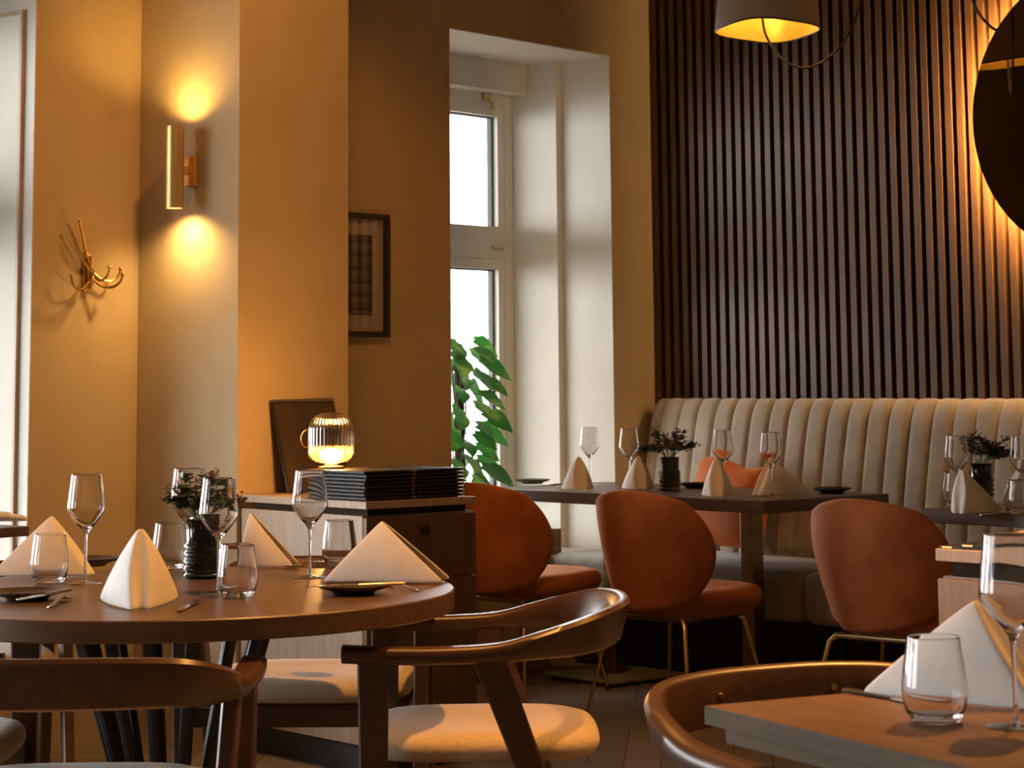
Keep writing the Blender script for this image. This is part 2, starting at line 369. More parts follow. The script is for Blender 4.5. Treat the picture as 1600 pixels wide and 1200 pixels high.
L(tc.outputs['Object'], mp.inputs['Vector']); L(mp.outputs['Vector'], no.inputs['Vector']); L(ge.outputs['Random Per Island'], ad.inputs[0]); L(no.outputs['Fac'], n5.inputs[0]); L(n5.outputs[0], ad.inputs[2]); L(ad.outputs[0], cr.inputs['Fac']); L(cr.outputs['Color'], b.inputs['Base Color'])
M['floor'] = m
M['subfloor'] = noisy('floor_joint', (.03, .022, .016), (.04, .03, .02), 10, .8)
bm = herringbone(); fl = struct('floor', bm, M['floor'])
bm = NB(); prism(bm, [(-9, -5), (8, -5), (8, 13), (-9, 13)], -.1, -.003); struct('floor_base', bm, M['subfloor'])
bm = NB(); prism(bm, [(-9, -5), (8, -5), (8, 13), (-9, 13)], ZC, ZC+.1); struct('ceiling', bm, M['ceil'])
# the far side of the room, behind the camera
a = wp(SEND, 0); c = swp(9.4, 0)
bm = NB()
def wallseg(bm, p, q, t=.1):
    p, q = Vector(p[:2]), Vector(q[:2]); d = (q-p).normalized(); nn = Vector((d.y, -d.x))*t
    prism(bm, [p, q, q+nn, p+nn], 0, ZC)
wallseg(bm, a, (-5.0, -4.2)); wallseg(bm, (-5.0, -4.2), (5.5, -4.2)); wallseg(bm, (5.5, -4.2), c)
struct('wall_back', bm, M['wall'])
# pavement outside
bm = NB(); prism(bm, [wp(-6, .7)[:2], wp(16, .7)[:2], wp(16, 14)[:2], wp(-6, 14)[:2]], -.3, -.2)
struct('ground_outside', bm, noisy('pavement', (.16, .16, .155), (.21, .205, .2), 3, .9))
# ------------------------------------------------------------------ round table
TR = .59; TC = Vector((-.72, 4.755, 0))
t = thing('round_table', 'round brown dining table on curved black rods, in the left foreground', 'table', TC)
bm = NB(); lathe(bm, [(0, .708), (TR-.0025, .708), (TR, .7105), (TR, .7475), (TR-.0025, .75), (0, .75)], 128); obj('tabletop', bm, M['tabledark'], t, ang=30)
bm = NB(); lathe(bm, [(0, .700), (.22, .700), (.22, .7075), (0, .7075)], 40); obj('mounting_plate', bm, M['black'], t)
bm = NB(); lathe(bm, [(0, 0), (.27, 0), (.27, .012), (.25, .018), (0, .018)], 56); obj('base_plate', bm, M['black'], t)
NR = 14
for k in range(NR):
    a = k/NR*2*PI+.12; bm = NB()
    pr = spline([(.205, .702), (.165, .56), (.115, .38), (.10, .24), (.125, .12), (.19, .016)], 6)
    tube(bm, [(r*math.cos(a), r*math.sin(a), z) for r, z in pr], .0125, 8); obj('rod', bm, M['black'], t)
# ------------------------------------------------------------------ wooden armchairs
def make_armchair(label, seat_mat='seatcloth'):
    t = thing('armchair', label, 'chair', group='dark wood armchairs')
    half = [(.245, .288, .672, .640, .052), (.15, .292, .668, .636, .052), (.04, .294, .668, .636, .050), (-.06, .293, .674, .638, .047), (-.14, .286, .694, .642, .040),
            (-.21, .264, .714, .644, .032), (-.265, .215, .730, .648, .027), (-.302, .12, .736, .650, .025), (-.314, 0, .737, .650, .025)]
    full = half + [(x, -y, a, b, w) for x, y, a, b, w in half[-2::-1]]
    st = spline(full, 5); rings = []; n = len(st)
    for i, (x, y, zt, zb, w) in enumerate(st):
        p, q = st[max(i-1, 0)], st[min(i+1, n-1)]; tv = Vector((q[0]-p[0], q[1]-p[1], 0)).normalized(); s = Vector((tv.y, -tv.x, 0))
        e = min(.008, w*.3); lean = (zt-.668)*.16; o = Vector((x, y, 0)); h = w/2
        if n-1-i < 0: pass
        out = Vector((x*.35, y, 0)).normalized() if abs(x)+abs(y) > 0 else s
        if s.dot(out) < 0: s = -s
        pts = [(-h+e, zb), (h-e, zb), (h, zb+e), (h, zt-e), (h-e, zt), (-h+e, zt), (-h, zt-e), (-h, zb+e)]
        rings.append([o+s*(a+lean*((z-zb)/(zt-zb)-.5)*2)+Vector((0, 0, z)) for a, z in pts])
    bm = NB(); loft(bm, rings); obj('back_and_arm_rail', bm, M['chairwood'], t, ang=50)
    for sg in (1, -1):
        bm = NB(); bar(bm, (.185, .285*sg, .655), (.185, .275*sg, 0), (.062, .034), (.040, .030), (0, 1, 0)); obj('leg', bm, M['chairwood'], t, False)
        bm = NB(); bar(bm, (-.035, .286*sg, .655), (-.285, .262*sg, 0), (.062, .030), (.038, .028), (0, 1, 0)); obj('leg', bm, M['chairwood'], t, False)
    bm = NB()
    for sg in (1, -1): box(bm, (.02, .258*sg, .405), (.31, .022, .045), None, .003)
    box(bm, (.185, 0, .405), (.022, .50, .045), None, .003); box(bm, (-.14, 0, .405), (.022, .50, .045), None, .003)
    obj('seat_frame', bm, M['chairwood'], t, False)
    bm = NB(); N_ = 48; rings = []
    def sq(a, ex, ey, p): c, s = math.cos(a), math.sin(a); return (ex*math.copysign(abs(c)**p, c), ey*math.copysign(abs(s)**p, s))
    for sc, z in ((.90, .428), (.975, .432), (1, .446), (.992, .460), (.955, .471), (.86, .478), (.6, .477), (.3, .474)):
        rings.append([Vector((-.022+x, y, z+.010)) for x, y in (sq(k/N_*2*PI, .245*sc, .252*sc, .55) for k in range(N_))])
    loft(bm, rings); obj('seat_cushion', bm, M[seat_mat], t, ang=60)
    for sg in (1, -1):
        bm = NB(); tube(bm, [(-.296, .105*sg, .700), (-.289, .103*sg, .700)], .005, 10); obj('screw', bm, M['brass'], t)
    return t
ch = make_armchair('dark wood armchair side on at the right edge of the round table, seat lit yellow')
ch.location = (-.10, 4.72, 0); ch.rotation_euler.z = R(181)
dup(ch, (-.785, 4.04, 0), R(90), 'dark wood armchair seen from behind, its back rail nearest the camera at bottom left')
dup(ch, (-1.235, 4.62, 0), R(2), 'dark wood armchair at the left end of the round table, cut off by the photo')
dup(ch, (-.50, 5.52, 0), R(-92), 'dark wood armchair between the round table and the cabinet, only its pale seat showing')
dup(ch, (-1.50, 6.05, 0), R(112), 'dark wood armchair behind the round table at far left, facing the window ledge table')
for o in (ch,): pass
# foreground table and its chair
FC = at(1101, 1102, .75); fu = (at(1400, 1172, .75)-FC); fu.z = 0; fu.normalize(); fv = Vector((-fu.y, fu.x, 0))
if fv.x < 0: fv = -fv
FA = math.atan2(fv.y, fv.x)
t = thing('dining_table', 'light brown wood table corner at bottom right, nearest to the camera', 'table', (FC.x, FC.y, 0), FA)
bm = NB(); box(bm, (.45, -.40, .7375), (.90, .80, .025), None, .003); obj('tabletop', bm, M['tablefront'], t, False)
bm = NB(); box(bm, (.45, -.4, .7375), (.9006, .8006, .0235)); obj('top_edge', bm, M['tableedge'], t, False, label='grey brown edge of the top')  # top's own edge over again, its colour greyed and darkened against the daylight
bm = NB(); box(bm, (.45, -.40, .7115), (.90-.06, .80-.004, .026), None, .002); obj('underlay', bm, M['tableedge'], t, False, label='pale oak board under the top')
bm = NB(); box(bm, (.45, -.40, .35), (.09, .09, .697), None, .004); obj('pedestal', bm, M['darkbrass'], t, False)
bm = NB(); box(bm, (.45, -.40, .012), (.5, .5, .022), None, .003); obj('base_plate', bm, M['darkbrass'], t, False)
pc = Vector((.39, 3.80, 0))
bk = at(1200, 1026, .75); la_ = at(1012, 1095, .70)
ca = math.atan2(fu.y, fu.x)
# chair origin is .33 in front of the outer face of the back rail
cc = bk + fu*.318; cc.z = 0
chf = dup(ch, (cc.x+.0, cc.y-.0, 0), ca+.0, 'dark wood armchair with curved back tucked under the light wood table at bottom right')
# ------------------------------------------------------------------ rust velvet chairs
def make_velvet(label):
    t = thing('velvet_chair', label, 'chair', group='rust velvet chairs')
    bm = NB(); n = 22; V = {}
    for i in range(n+1):
        for j in range(n+1):
            u, v = -1+2*i/n, -1+2*j/n
            a = u*math.sqrt(1-v*v/2); b = v*math.sqrt(1-u*u/2)
            a, b = .72*a+.28*u, .72*b+.28*v
            tb = (b+1)/2; wd = .205+.050*math.sin(min(tb*1.15, 1)*PI*.62)
            y = wd*a; z = .590+.210*b
            x = -.245-.030*tb+.20*a*a*(1-.25*tb)+.02*(1-tb)**2
            V[i, j] = bm.verts.new((x, y, z))
    for i in range(n):
        for j in range(n): bm.faces.new((V[i, j], V[i+1, j], V[i+1, j+1], V[i, j+1]))
    obj('backrest', bm, M['velvet'], t, ang=80, mods=(('SOLIDIFY', dict(thickness=.042, offset=0)), ('SUBSURF', dict(levels=1, render_levels=1))))
    bm = NB(); rings = []; N_ = 48
    def sq(a, ex, ey, p): c, s = math.cos(a), math.sin(a); return (ex*math.copysign(abs(c)**p, c), ey*math.copysign(abs(s)**p, s))
    for sc, z in ((.55, .352), (.80, .356), (.94, .372), (1, .398), (.985, .422), (.93, .438), (.82, .446), (.55, .443), (.25, .438)):
        rings.append([Vector((.085+x, y, z+.012*(x/.25)*sc)) for x, y in (sq(k/N_*2*PI, .225*sc, .232*sc, .72) for k in range(N_))])
    loft(bm, rings); obj('seat', bm, M['velvet'], t, ang=80)
    bm = NB(); tube(bm, [(-.15, .16, .352), (.16, .16, .352), (.16, -.16, .352), (-.15, -.16, .352), (-.15, .16, .352)], .009, 8); obj('under_frame', bm, M['darkbrass'], t)
    for sx, sy in ((1, 1), (1, -1), (-1, 1), (-1, -1)):
        bm = NB(); tube(bm, [(.15*sx, .15*sy, .352), (.165*sx, .17*sy, .335), (.225*sx, .235*sy, .012)], lambda q: .0095-.0025*q, 10); l = obj('leg', bm, M['brass'], t)
        bm = NB(); tube(bm, [(.2245*sx, .2345*sy, .013), (.227*sx, .237*sy, 0)], .0095, 10); obj('foot', bm, M['black'], l)
    return t
V2P = Vector((.57, 8.06, 0))
vc = make_velvet('rust velvet chair with brass legs, the middle one of the three')
vc.location = V2P; vc.rotation_euler.z = R(46)
dup(vc, V2P+E2*.89+Vector((.03, .02, 0)), R(45), 'rust velvet chair beside the stacked menus, leftmost of the three')
dup(vc, V2P-E2*.93+Vector((.075, .02, 0)), R(49), 'rust velvet chair in front of the right hand cabinet, rightmost of the three')
# ------------------------------------------------------------------ long tables by the banquette
e2a = math.atan2(E2.y, E2.x)
def long_table(label, origin, ln, bases):
    t = thing('dining_table', label, 'table', (origin.x, origin.y, 0), R(E1A))
    bm = NB(); box(bm, (.34, ln/2, .7275), (.68, ln, .045), None, .003); obj('tabletop', bm, M['tablefar'], t, False)
    for y in bases:
        bm = NB(); box(bm, (.34, y, .365), (.062, .062, .68), None, .004); obj('pedestal', bm, M['darkbrass'], t, False)
        bm = NB(); box(bm, (.34, y, .018), (.40, .40, .012), None, .003); bp = obj('base_plate', bm, M['brassplate'], t, False)
        for a in (-1, 1):
            for b in (-1, 1):
                bm = NB(); lathe(bm, [(0, 0), (.02, 0), (.02, .0119), (0, .0119)], 14, (.34+.165*a, y+.165*b, 0)); obj('foot', bm, M['black'], bp)
    return t
p = at(806, 761, .75); LN1 = max(1.5, (p-T1).dot(E2)+.06)
tA = long_table('long dark table beside the window, near the orange cushion', T1, LN1, (.385, LN1-.40))
T2 = T1 - E2*(.70+.0)
tB = long_table('dark table at right of the banquette, behind the right hand cabinet', T2-E2*1.3, 1.3, (.30, .80))
# ------------------------------------------------------------------ banquette
def banquette(label, y0, y1, left_round):
    """local x = E1 (towards the slat wall), y = E2"""
    t = thing('banquette', label, 'bench', (T1.x, T1.y, 0), R(E1A))
    chw = .104; nch = max(1, round((y1-y0)/chw)); chw = (y1-y0)/nch; S = 8
    prof = [(.955, .40), (.962, .50), (.985, .66), (1.015, .83), (1.045, .98), (1.062, 1.04), (1.085, 1.078), (1.115, 1.092), (1.145, 1.08), (1.16, 1.04), (1.163, .7), (1.163, .40)]
    prof = spline(prof, 3); bm = NB(); rows = []
    for k in range(nch*S+1):
        y = y0+(y1-y0)*k/(nch*S); q = (k % S)/S*2-1; bul = .010*((1-abs(q)**4) if k % S else 0) - .004*(k % S == 0)
        er = 0
        if left_round:
            d = (y1-y)/.08
            if d < 1: er = 1-math.sqrt(max(0, 1-(1-d)**2))
        row = []
        for x, z in prof:
            bx = bul if x < 1.14 else 0
            xx = x-bx+ (er*.10 if x < 1.12 else 0); zz = z+(bul*.5 if z > 1.0 and x < 1.14 else 0) - (er*.09*max(0, (z-.5)/.6) if z > .5 else 0)
            row.append(Vector((min(xx, 1.163), y, zz)))
        rows.append(row)
    loft(bm, rows); obj('backrest', bm, M['banq'], t, ang=70)
    bm = NB(); ys = y1-.10 if left_round else y1; ns = max(1, round((y1-y0)/1.4)); w = (ys-y0)/ns
    for k in range(ns):
        box(bm, (.665, y0+w*(k+.5), .375), (.56, w-.004, .19), None, .045, 5)
    obj('seat', bm, M['banq'], t, ang=60)
    bm = NB(); box(bm, (.885, (y0+ys)/2, .139), (.50, (ys-y0)-.02, .277), None, .004); obj('plinth', bm, M['black'], t, False)
    return t
yl = 1.695
yb = (slat_pt(1459, 633)-T1).dot(E2)
bA = banquette('greige channel tufted banquette along the slat wall, the section with the orange cushion', yb+.002, yl, True)
bB = banquette('greige channel tufted banquette along the slat wall, section at the right edge of the photo', yb-1.9, yb-.002, False)
# orange cushion
cp_ = hit(1128, 790, T1+E1*.80, E1)
t_c = None
bm = NB(); n = 14; G = {}
for sgn in (1, -1):
    for i in range(n+1):
        for j in range(n+1):
            u, v = -1+2*i/n, -1+2*j/n
            if (i in (0, n) or j in (0, n)) and sgn == -1: continue
            th = .075*((1-u**4)*(1-v**4))**.6
            pin = 1-.07*(1-abs(u*v))*(abs(u)**3+abs(v)**3)*.5 if True else 1
            G[sgn, i, j] = bm.verts.new((-sgn*th, .215*u*(1-.06*(1-v*v)*abs(u)**2), .20+.19*v*(1-.06*(1-u*u)*abs(v)**2)+.012*math.sin(3*u)*(v+1)))
for sgn in (1, -1):
    g = lambda i, j: G.get((sgn, i, j)) or G[1, i, j]
    for i in range(n):
        for j in range(n): bm.faces.new((g(i, j), g(i+1, j), g(i+1, j+1), g(i, j+1)))
bmesh.ops.rotate(bm, cent=(0, 0, 0), matrix=Matrix.Rotation(R(14), 3, 'Y'), verts=bm.verts)
cu = obj('cushion', bm, M['cushion'], None, ang=80, mods=(('SUBSURF', dict(levels=1, render_levels=1)),))
cu.location = (cp_.x, cp_.y, .472); cu.rotation_euler.z = R(E1A)
tag(cu, 'orange velvet cushion leaning on the banquette behind the long dark table', 'cushion')
# ------------------------------------------------------------------ cabinets
HC = .817
cabA = at(572, 784.5, HC); cabA.z = 0
def cab_dims():
    # length along E2 to px 376 and along E1 to px 745
    def solve(d, px):
        lo, hi = 0.05, 2.0
        for _ in range(40):
            m_ = (lo+hi)/2; q = proj(cabA+d*m_+Vector((0, 0, .7)))[0]
            if (q > px) == (d == E2): lo = m_
            else: hi = m_
        return m_
    return solve(E2, 376), solve(E1, 745)
CL, CW = cab_dims()
def cabinet(label, o, ln, wd, drawers=True):
    t = thing('cabinet', label, 'cabinet', (o.x, o.y, 0), R(E1A))
    H = HC
    bm = NB(); box(bm, (wd/2, ln/2, H-.013), (wd, ln, .026), None, .002); obj('top', bm, M['cab'], t, False)
    bm = NB(); box(bm, (wd/2, ln/2, H-.042), (wd-.05, ln-.05, .0318)); obj('shadow_gap', bm, M['gap'], t, False)
    bm = NB(); box(bm, (wd/2, ln/2, (.09+H-.058)/2), (wd-.042, ln-.004, H-.058-.09), None, .002); obj('body', bm, M['cab'], t, False)
    bm = NB(); box(bm, (wd/2, ln/2, .0448), (wd-.07, ln-.07, .0896)); obj('plinth', bm, M['plinth'], t, False)
    zs = [.092, .30, .515, H-.06]
    for a, b in zip(zs, zs[1:]):
        bm = NB(); box(bm, (.0105, ln/2, (a+b)/2), (.0195, ln-.006, b-a-.005), None, .002); d = obj('drawer' if drawers else 'panel', bm, M['cabfront'], t, False)
    return t
def cabinet_e(label, o, ln, wd):
    """drawers on the side that faces -E2"""
    t = thing('cabinet', label, 'cabinet', (o.x, o.y, 0), R(E1A))
    H = HC
    bm = NB(); box(bm, (wd/2, ln/2, H-.0115), (wd, ln, .023), None, .002); obj('top', bm, M['cab'], t, False)
    bm = NB(); box(bm, (wd/2, ln/2, H-.0335), (wd-.05, ln-.05, .0208)); obj('shadow_gap', bm, M['gap'], t, False)
    bm = NB(); box(bm, (wd/2, ln/2+.01, (.09+H-.044)/2), (wd-.004, ln-.022, H-.044-.09), None, .002); obj('body', bm, M['cab'], t, False)
    bm = NB(); box(bm, (wd/2, ln/2, .0448), (wd-.07, ln-.07, .0896)); obj('plinth', bm, M['plinth'], t, False)
    zs = [.092, .345, .575, H-.046]
    for a, b in zip(zs, zs[1:]):
        bm = NB(); box(bm, (wd/2, .0105, (a+b)/2), (wd-.006, .0195, b-a-.005), None, .002); d = obj('drawer', bm, M['drawer'], t, False)
        bm = NB(); lathe(bm, [(0, 0), (.008, 0), (.008, .012), (.014, .016), (.014, .024), (0, .026)], 16); bmesh.ops.rotate(bm, cent=(0, 0, 0), matrix=Matrix.Rotation(R(90), 3, 'X'), verts=bm.verts); bmesh.ops.translate(bm, vec=(wd/2, .0006, (a+b)/2+.05), verts=bm.verts)
        obj('knob', bm, M['black'], d)
    return t
cabinet_e('oak cabinet against the orange pillar carrying stacked menus and a lamp', cabA, CL, CW)
cb = at(1461, 857, HC); cb.z = 0
cabinet('oak cabinet at the right edge with paper menus on top', cb-E2*.95, .95, .5, False)
# ------------------------------------------------------------------ ledge table by the window, far left
q = at(46, 822, .75); qs = (K-q).dot(W); qn = (q-K).dot(N)
t = thing('ledge_table', 'narrow dark edged ledge table under the window at the far left edge', 'table', (q.x, q.y, 0), R(WA))
dpt = -qn-.012
bm = NB(); box(bm, (-.55, dpt/2, .735), (1.1, dpt, .03), None, .003); obj('tabletop', bm, M['tabledark'], t, False)
for x in (-.12, -.98):
    bm = NB(); box(bm, (x, dpt/2, .3598), (.05, dpt*.6, .7196), None, .003); obj('leg', bm, M['black'], t, False)
# rolled cloth lying on it
q = at(-8, 815, .7503)
bm = NB(); rr = []
for x, w, h in ((-.105, .012, .008), (-.10, .026, .020), (-.06, .034, .030), (0, .036, .034), (.045, .032, .029), (.052, .026, .022), (.058, .028, .024), (.085, .024, .020), (.10, .014, .012)):
    rr.append([Vector((x, w*math.cos(k/20*2*PI), h/2+h/2*math.sin(k/20*2*PI))) for k in range(20)])
loft(bm, rr); o = obj('rolled_cloth', bm, M['cloth'], None, ang=80); o.location = q; o.rotation_euler.z = R(8); tag(o, 'pale rolled cloth lying on the ledge table at the far left edge', 'cloth')
# small wooden box on the sill
q = hit(872, 823, wp(0, .16), N)
t = thing('wooden_box', 'small brown wooden box on the window sill, half behind the leftmost rust chair', 'box', wp((K-q).dot(W)+.185, .16, ZS+.0308), R(WA))
bh = q.z-ZS-.031
for sx in (-1, 1):
    bm = NB(); box(bm, (.093*sx, 0, bh/2), (.014, .17, bh), None, .002); obj('side_panel', bm, M['stoolwood'], t, False)
for sy in (-1, 1):
    bm = NB(); box(bm, (0, .078*sy, bh/2), (.1718, .014, bh), None, .002); obj('side_panel', bm, M['stoolwood'], t, False)
bm = NB(); box(bm, (0, 0, .007), (.1716, .1418, .013)); obj('bottom', bm, M['stoolwood'], t, False)
# ------------------------------------------------------------------ fittings on the walls
# sconce
ps = hit(302, 268, wp(s_pl, 0), W)                    # on the pillar's left side
t = thing('wall_sconce', 'satin brass cylinder wall light shining up and down, on the side of the pillar', 'wall light', ps, R(WA))
zc = 0
def zz(py, off): return hit(276, py, ps-W*off, W).z
bm = NB(); box(bm, (-.012, 0, 0), (.022, .062, .10), None, .003); obj('mounting_bracket', bm, M['satin'], t)
zu, zd = zz(197, .085)-ps.z, zz(325, .085)-ps.z; rs = .031
bm = NB(); box(bm, (-.04, 0, 0), (.034, .02, .03), None, .002); obj('arm', bm, M['satin'], t)
bm = NB(); lathe(bm, [(rs, zd), (rs, zu), (rs-.004, zu), (rs-.004, .03), (0, .03), (0, -.03), (rs-.004, -.03), (rs-.004, zd)], 40, (-.085, 0, 0), closed=True); obj('cylinder', bm, M['satin'], t)
for z0, d, nm in ((zu-.035, 1, 'bulb'), (zd+.012, -1, 'bulb')):
    bm = NB(); lathe(bm, [(0, z0), (rs-.006, z0), (rs-.006, z0+.01), (0, z0+.01)], 24, (-.085, 0, 0)); obj(nm, bm, emit('sconce_glow_%d' % d, (1, .62, .25), 18), t)
def spot(name, loc_, target, power, col, size=60, blend=.6, rad=.03):
    l = bpy.data.lights.new(name, 'SPOT'); l.energy = power; l.color = col; l.spot_size = R(size); l.spot_blend = blend; l.shadow_soft_size = rad
    o = bpy.data.objects.new(name, l); C.objects.link(o); o.location = loc_
    o.rotation_euler = (Vector(target)-Vector(loc_)).to_track_quat('-Z', 'Y').to_euler(); return o
WARM = (1, .43, .10)
sc = ps-W*.085
spot('sconce_up_light', sc+Vector((0, 0, zu+.004)), sc+W*.12+Vector((0, 0, zu+1)), 8, (1, .58, .14), 150, 1.0, .02)
spot('sconce_down_light', sc+Vector((0, 0, zd-.004)), sc+W*.12+Vector((0, 0, zd-1)), 12, (1, .60, .20), 150, 1.0, .02)
# coat hook
ph = hit(134, 425, wp(0, 0), N)
t = thing('coat_hook', 'brass coat hook with swivelling arms on the orange lit wall', 'coat hook', ph, R(WA))
bm = NB(); box(bm, (0, -.006, .0), (.034, .011, .135), None, .004); obj('back_plate', bm, M['brass'], t)
bm = NB(); tube(bm, [(0, -.024, .052), (0, -.024, -.058)], .008, 12); obj('spindle', bm, M['brass'], t)
for z in (.045, -.05):
    bm = NB(); box(bm, (0, -.016, z), (.018, .022, .012), None, .003); obj('bracket', bm, M['brass'], t)
for (a, z, up) in ((-150, .018, 1.0), (-172, .008, .95), (-20, 0.0, .2), (-45, -.022, .25), (-95, .0, .3), (-165, -.03, .35), (-125, -.015, .3)):
    ca_, sa_ = math.cos(R(a)), math.sin(R(a))
    if up > .9: pr = [(.006, 0), (.05, .05), (.09, .115), (.115, .15)]
    else: pr = [(.006, 0), (.04, -.026), (.075, -.03), (.10, -.012), (.108, .012)]
    bm = NB(); tube(bm, [(r*ca_, -.024+r*sa_ if sa_ < 0 else -.024-.002, z+h) for r, h in spline(pr, 5)], lambda u: .0055-.0015*u, 8)
    h = obj('hook_arm', bm, M['brass'], t)
    r, hh = pr[-1]; bm = NB(); bmesh.ops.create_uvsphere(bm, u_segments=12, v_segments=8, radius=.0075); bmesh.ops.translate(bm, vec=(r*ca_, -.024+r*sa_, z+hh), verts=bm.verts); obj('knob', bm, M['brass'], h)
# framed picture on the window wall
pa = hit(608.5, 336, wp(0, -.02), N); pb = hit(608, 527, wp(0, -.02), N); pw = .40; phh = pa.z-pb.z
t = thing('framed_picture', 'black framed picture with pale mount on the dark wall left of the window', 'picture', (pa.x, pa.y, pb.z), R(WA))
fw = .021
bm = NB()
for (x, z, sx, sz) in ((-fw/2, phh/2, fw, phh), (-pw+fw/2, phh/2, fw, phh), (-pw/2, fw/2, pw-2*fw, fw), (-pw/2, phh-fw/2, pw-2*fw, fw)): box(bm, (x, .010, z), (sx, .028, sz))
obj('frame', bm, M['black'], t, False)
bm = NB(); box(bm, (-pw/2, .017, phh/2), (pw-2*fw, .004, phh-2*fw)); obj('mount', bm, M['mat'], t, False)
def print_mat():
    m, nt, b = new_mat('reflected_bands'); setc(b, None, .6)  # bands of reflection in the glazing, painted into the print colour
    tc = _n(nt, 'ShaderNodeTexCoord'); sp = _n(nt, 'ShaderNodeSeparateXYZ'); mu = _n(nt, 'ShaderNodeMath', operation='MULTIPLY'); mu.inputs[1].default_value = 1/.052
    fr = _n(nt, 'ShaderNodeMath', operation='FRACT'); cr = _n(nt, 'ShaderNodeValToRGB'); e = cr.color_ramp.elements
    e[0].position = 0; e[0].color = (.015, .01, .006, 1); e[1].position = .2; e[1].color = (.13, .10, .07, 1); n = e.new(.85); n.color = (.20, .155, .11, 1); n = e.new(1); n.color = (.09, .07, .05, 1)
    L = nt.links.new; L(tc.outputs['Object'], sp.inputs[0]); L(sp.outputs['Z'], mu.inputs[0]); L(mu.outputs[0], fr.inputs[0]); L(fr.outputs[0], cr.inputs['Fac']); L(cr.outputs['Color'], b.inputs['Base Color']); return m
mw = .062
bm = NB(); box(bm, (-pw/2, .0145, phh/2), (pw-2*fw-2*mw, .0008, phh-2*fw-2*mw)); obj('print', bm, print_mat(), t, False)
bm = NB(); box(bm, (-pw/2, .006, phh/2), (pw-2*fw, .002, phh-2*fw)); obj('glazing', bm, thin_glass('picture_glass', (1, 1, 1), .04, .01), t, False)
# round back lit mirror on the slat wall
ml = hit(1522, 192, SP-E1*.10, E1); MR = .54; mc = ml-E2*MR
t = thing('round_mirror', 'large round dark mirror glowing at its rim on the slat wall at right', 'mirror', mc, R(E1A+180))
def disc(bm, r, x0, x1, seg=96, bev=.003):
    lathe(bm, [(0, x0), (r, x0), (r, x1-bev), (r-bev, x1), (0, x1)], seg)
    bmesh.ops.rotate(bm, cent=(0, 0, 0), matrix=Matrix.Rotation(R(90), 3, 'Y'), verts=bm.verts)
bm = NB(); disc(bm, MR, .0, .012); obj('mirror_glass', bm, M['mirror'], t, ang=30)
bm = NB(); disc(bm, MR-.05, -.055, -.0005); obj('back_box', bm, M['blackmatte'], t, ang=30)
bm = NB(); lathe(bm, [(MR-.046, -.0150), (MR-.012, -.0042), (MR-.012, -.0012), (MR-.046, -.0012)], 96, closed=True); bmesh.ops.rotate(bm, cent=(0, 0, 0), matrix=Matrix.Rotation(R(90), 3, 'Y'), verts=bm.verts)
obj('light_strip', bm, M['led'], t)
# ------------------------------------------------------------------ pendant
pd_mid = T1+E1*.34+E2*.25
pdy = pd_mid.y
pc_ = atd(1199, 48, pdy)
t = thing('pendant_lamp', 'grey fabric pendant lampshade with gold lining above the long dark table', 'lamp', pc_)
def shade_ring(r, z, n=72, rot=R(28), p=.62, sq_=1):
    out = []
    for k in range(n):
        a = k/n*2*PI; c, s = math.cos(a), math.sin(a)
        x, y = math.copysign(abs(c)**p, c), math.copysign(abs(s)**p, s)
        x, y = r*x*1.0, r*y*1.0
        out.append((x*math.cos(rot)-y*math.sin(rot), x*math.sin(rot)+y*math.cos(rot), z))
    return out
rb = .178
bm = NB(); rr = [[bm.verts.new(q) for q in shade_ring(r, z)] for r, z in ((rb, 0), (rb*.95, .12), (rb*.84, .36))]
for a, b in zip(rr, rr[1:]):
    for k in range(72): bm.faces.new((a[k], a[(k+1) % 72], b[(k+1) % 72], b[k]))
obj('shade', bm, M['shade'], t, ang=60)
bm = NB(); rr = [[bm.verts.new(q) for q in shade_ring(r, z)] for r, z in ((rb-.004, .0005), (rb*.95-.004, .12), (rb*.84-.004, .355))]
for a, b in zip(rr, rr[1:]):
    for k in range(72): bm.faces.new((a[k], a[(k+1) % 72], b[(k+1) % 72], b[k]))
bm.faces.new(rr[-1]); obj('lining', bm, M['gold'], t, ang=60)
bm = NB(); tube(bm, [Vector(q)+Vector((0, 0, .001)) for q in shade_ring(rb-.002, 0)]+[Vector(shade_ring(rb-.002, 0)[0])+Vector((0, 0, .001))], .0035, 6); obj('rim', bm, M['black'], t)
bm = NB(); bmesh.ops.create_uvsphere(bm, u_segments=20, v_segments=14, radius=.035); bmesh.ops.translate(bm, vec=(0, 0, .17), verts=bm.verts); obj('bulb', bm, emit('bulb_glow', (1, .62, .2), 115), t)
bm = NB(); tube(bm, [(0, 0, .205), (0, 0, ZC-pc_.z-.001)], .006, 8); obj('suspension', bm, M['cable'], t)
pts = [atd(x, y, pdy) - pc_ for x, y in ((1192, 33), (1200, 62), (1222, 92), (1252, 106), (1284, 97), (1318, 66), (1340, 20), (1350, -30))]
pts = [pts[0]+Vector((0, .0, .14))] + pts
bm = NB(); tube(bm, spline([tuple(q) for q in pts], 5), .0048, 8); obj('power_cable', bm, M['cable'], t)
for _c in t.children:
    if _c.name.split('.')[0] in ('shade', 'lining', 'rim'): _c.rotation_euler = (R(-5), R(1.5), 0)
# cable from another pendant, in front of the mirror
pts = [atd(x, y, 7.4) for x, y in ((1500, -60), (1519, 0), (1538, 32), (1562, 49), (1592, 46), (1625, 20), (1655, -40), (1668, -110))]
o0 = pts[0].copy()
bm = NB(); tube(bm, spline([tuple(q-o0) for q in pts], 5), .0048, 8)
o = obj('hanging_cable', bm, M['cable']); o.location = o0; tag(o, 'thin dark cable looping down in front of the round mirror, top right', 'cable')
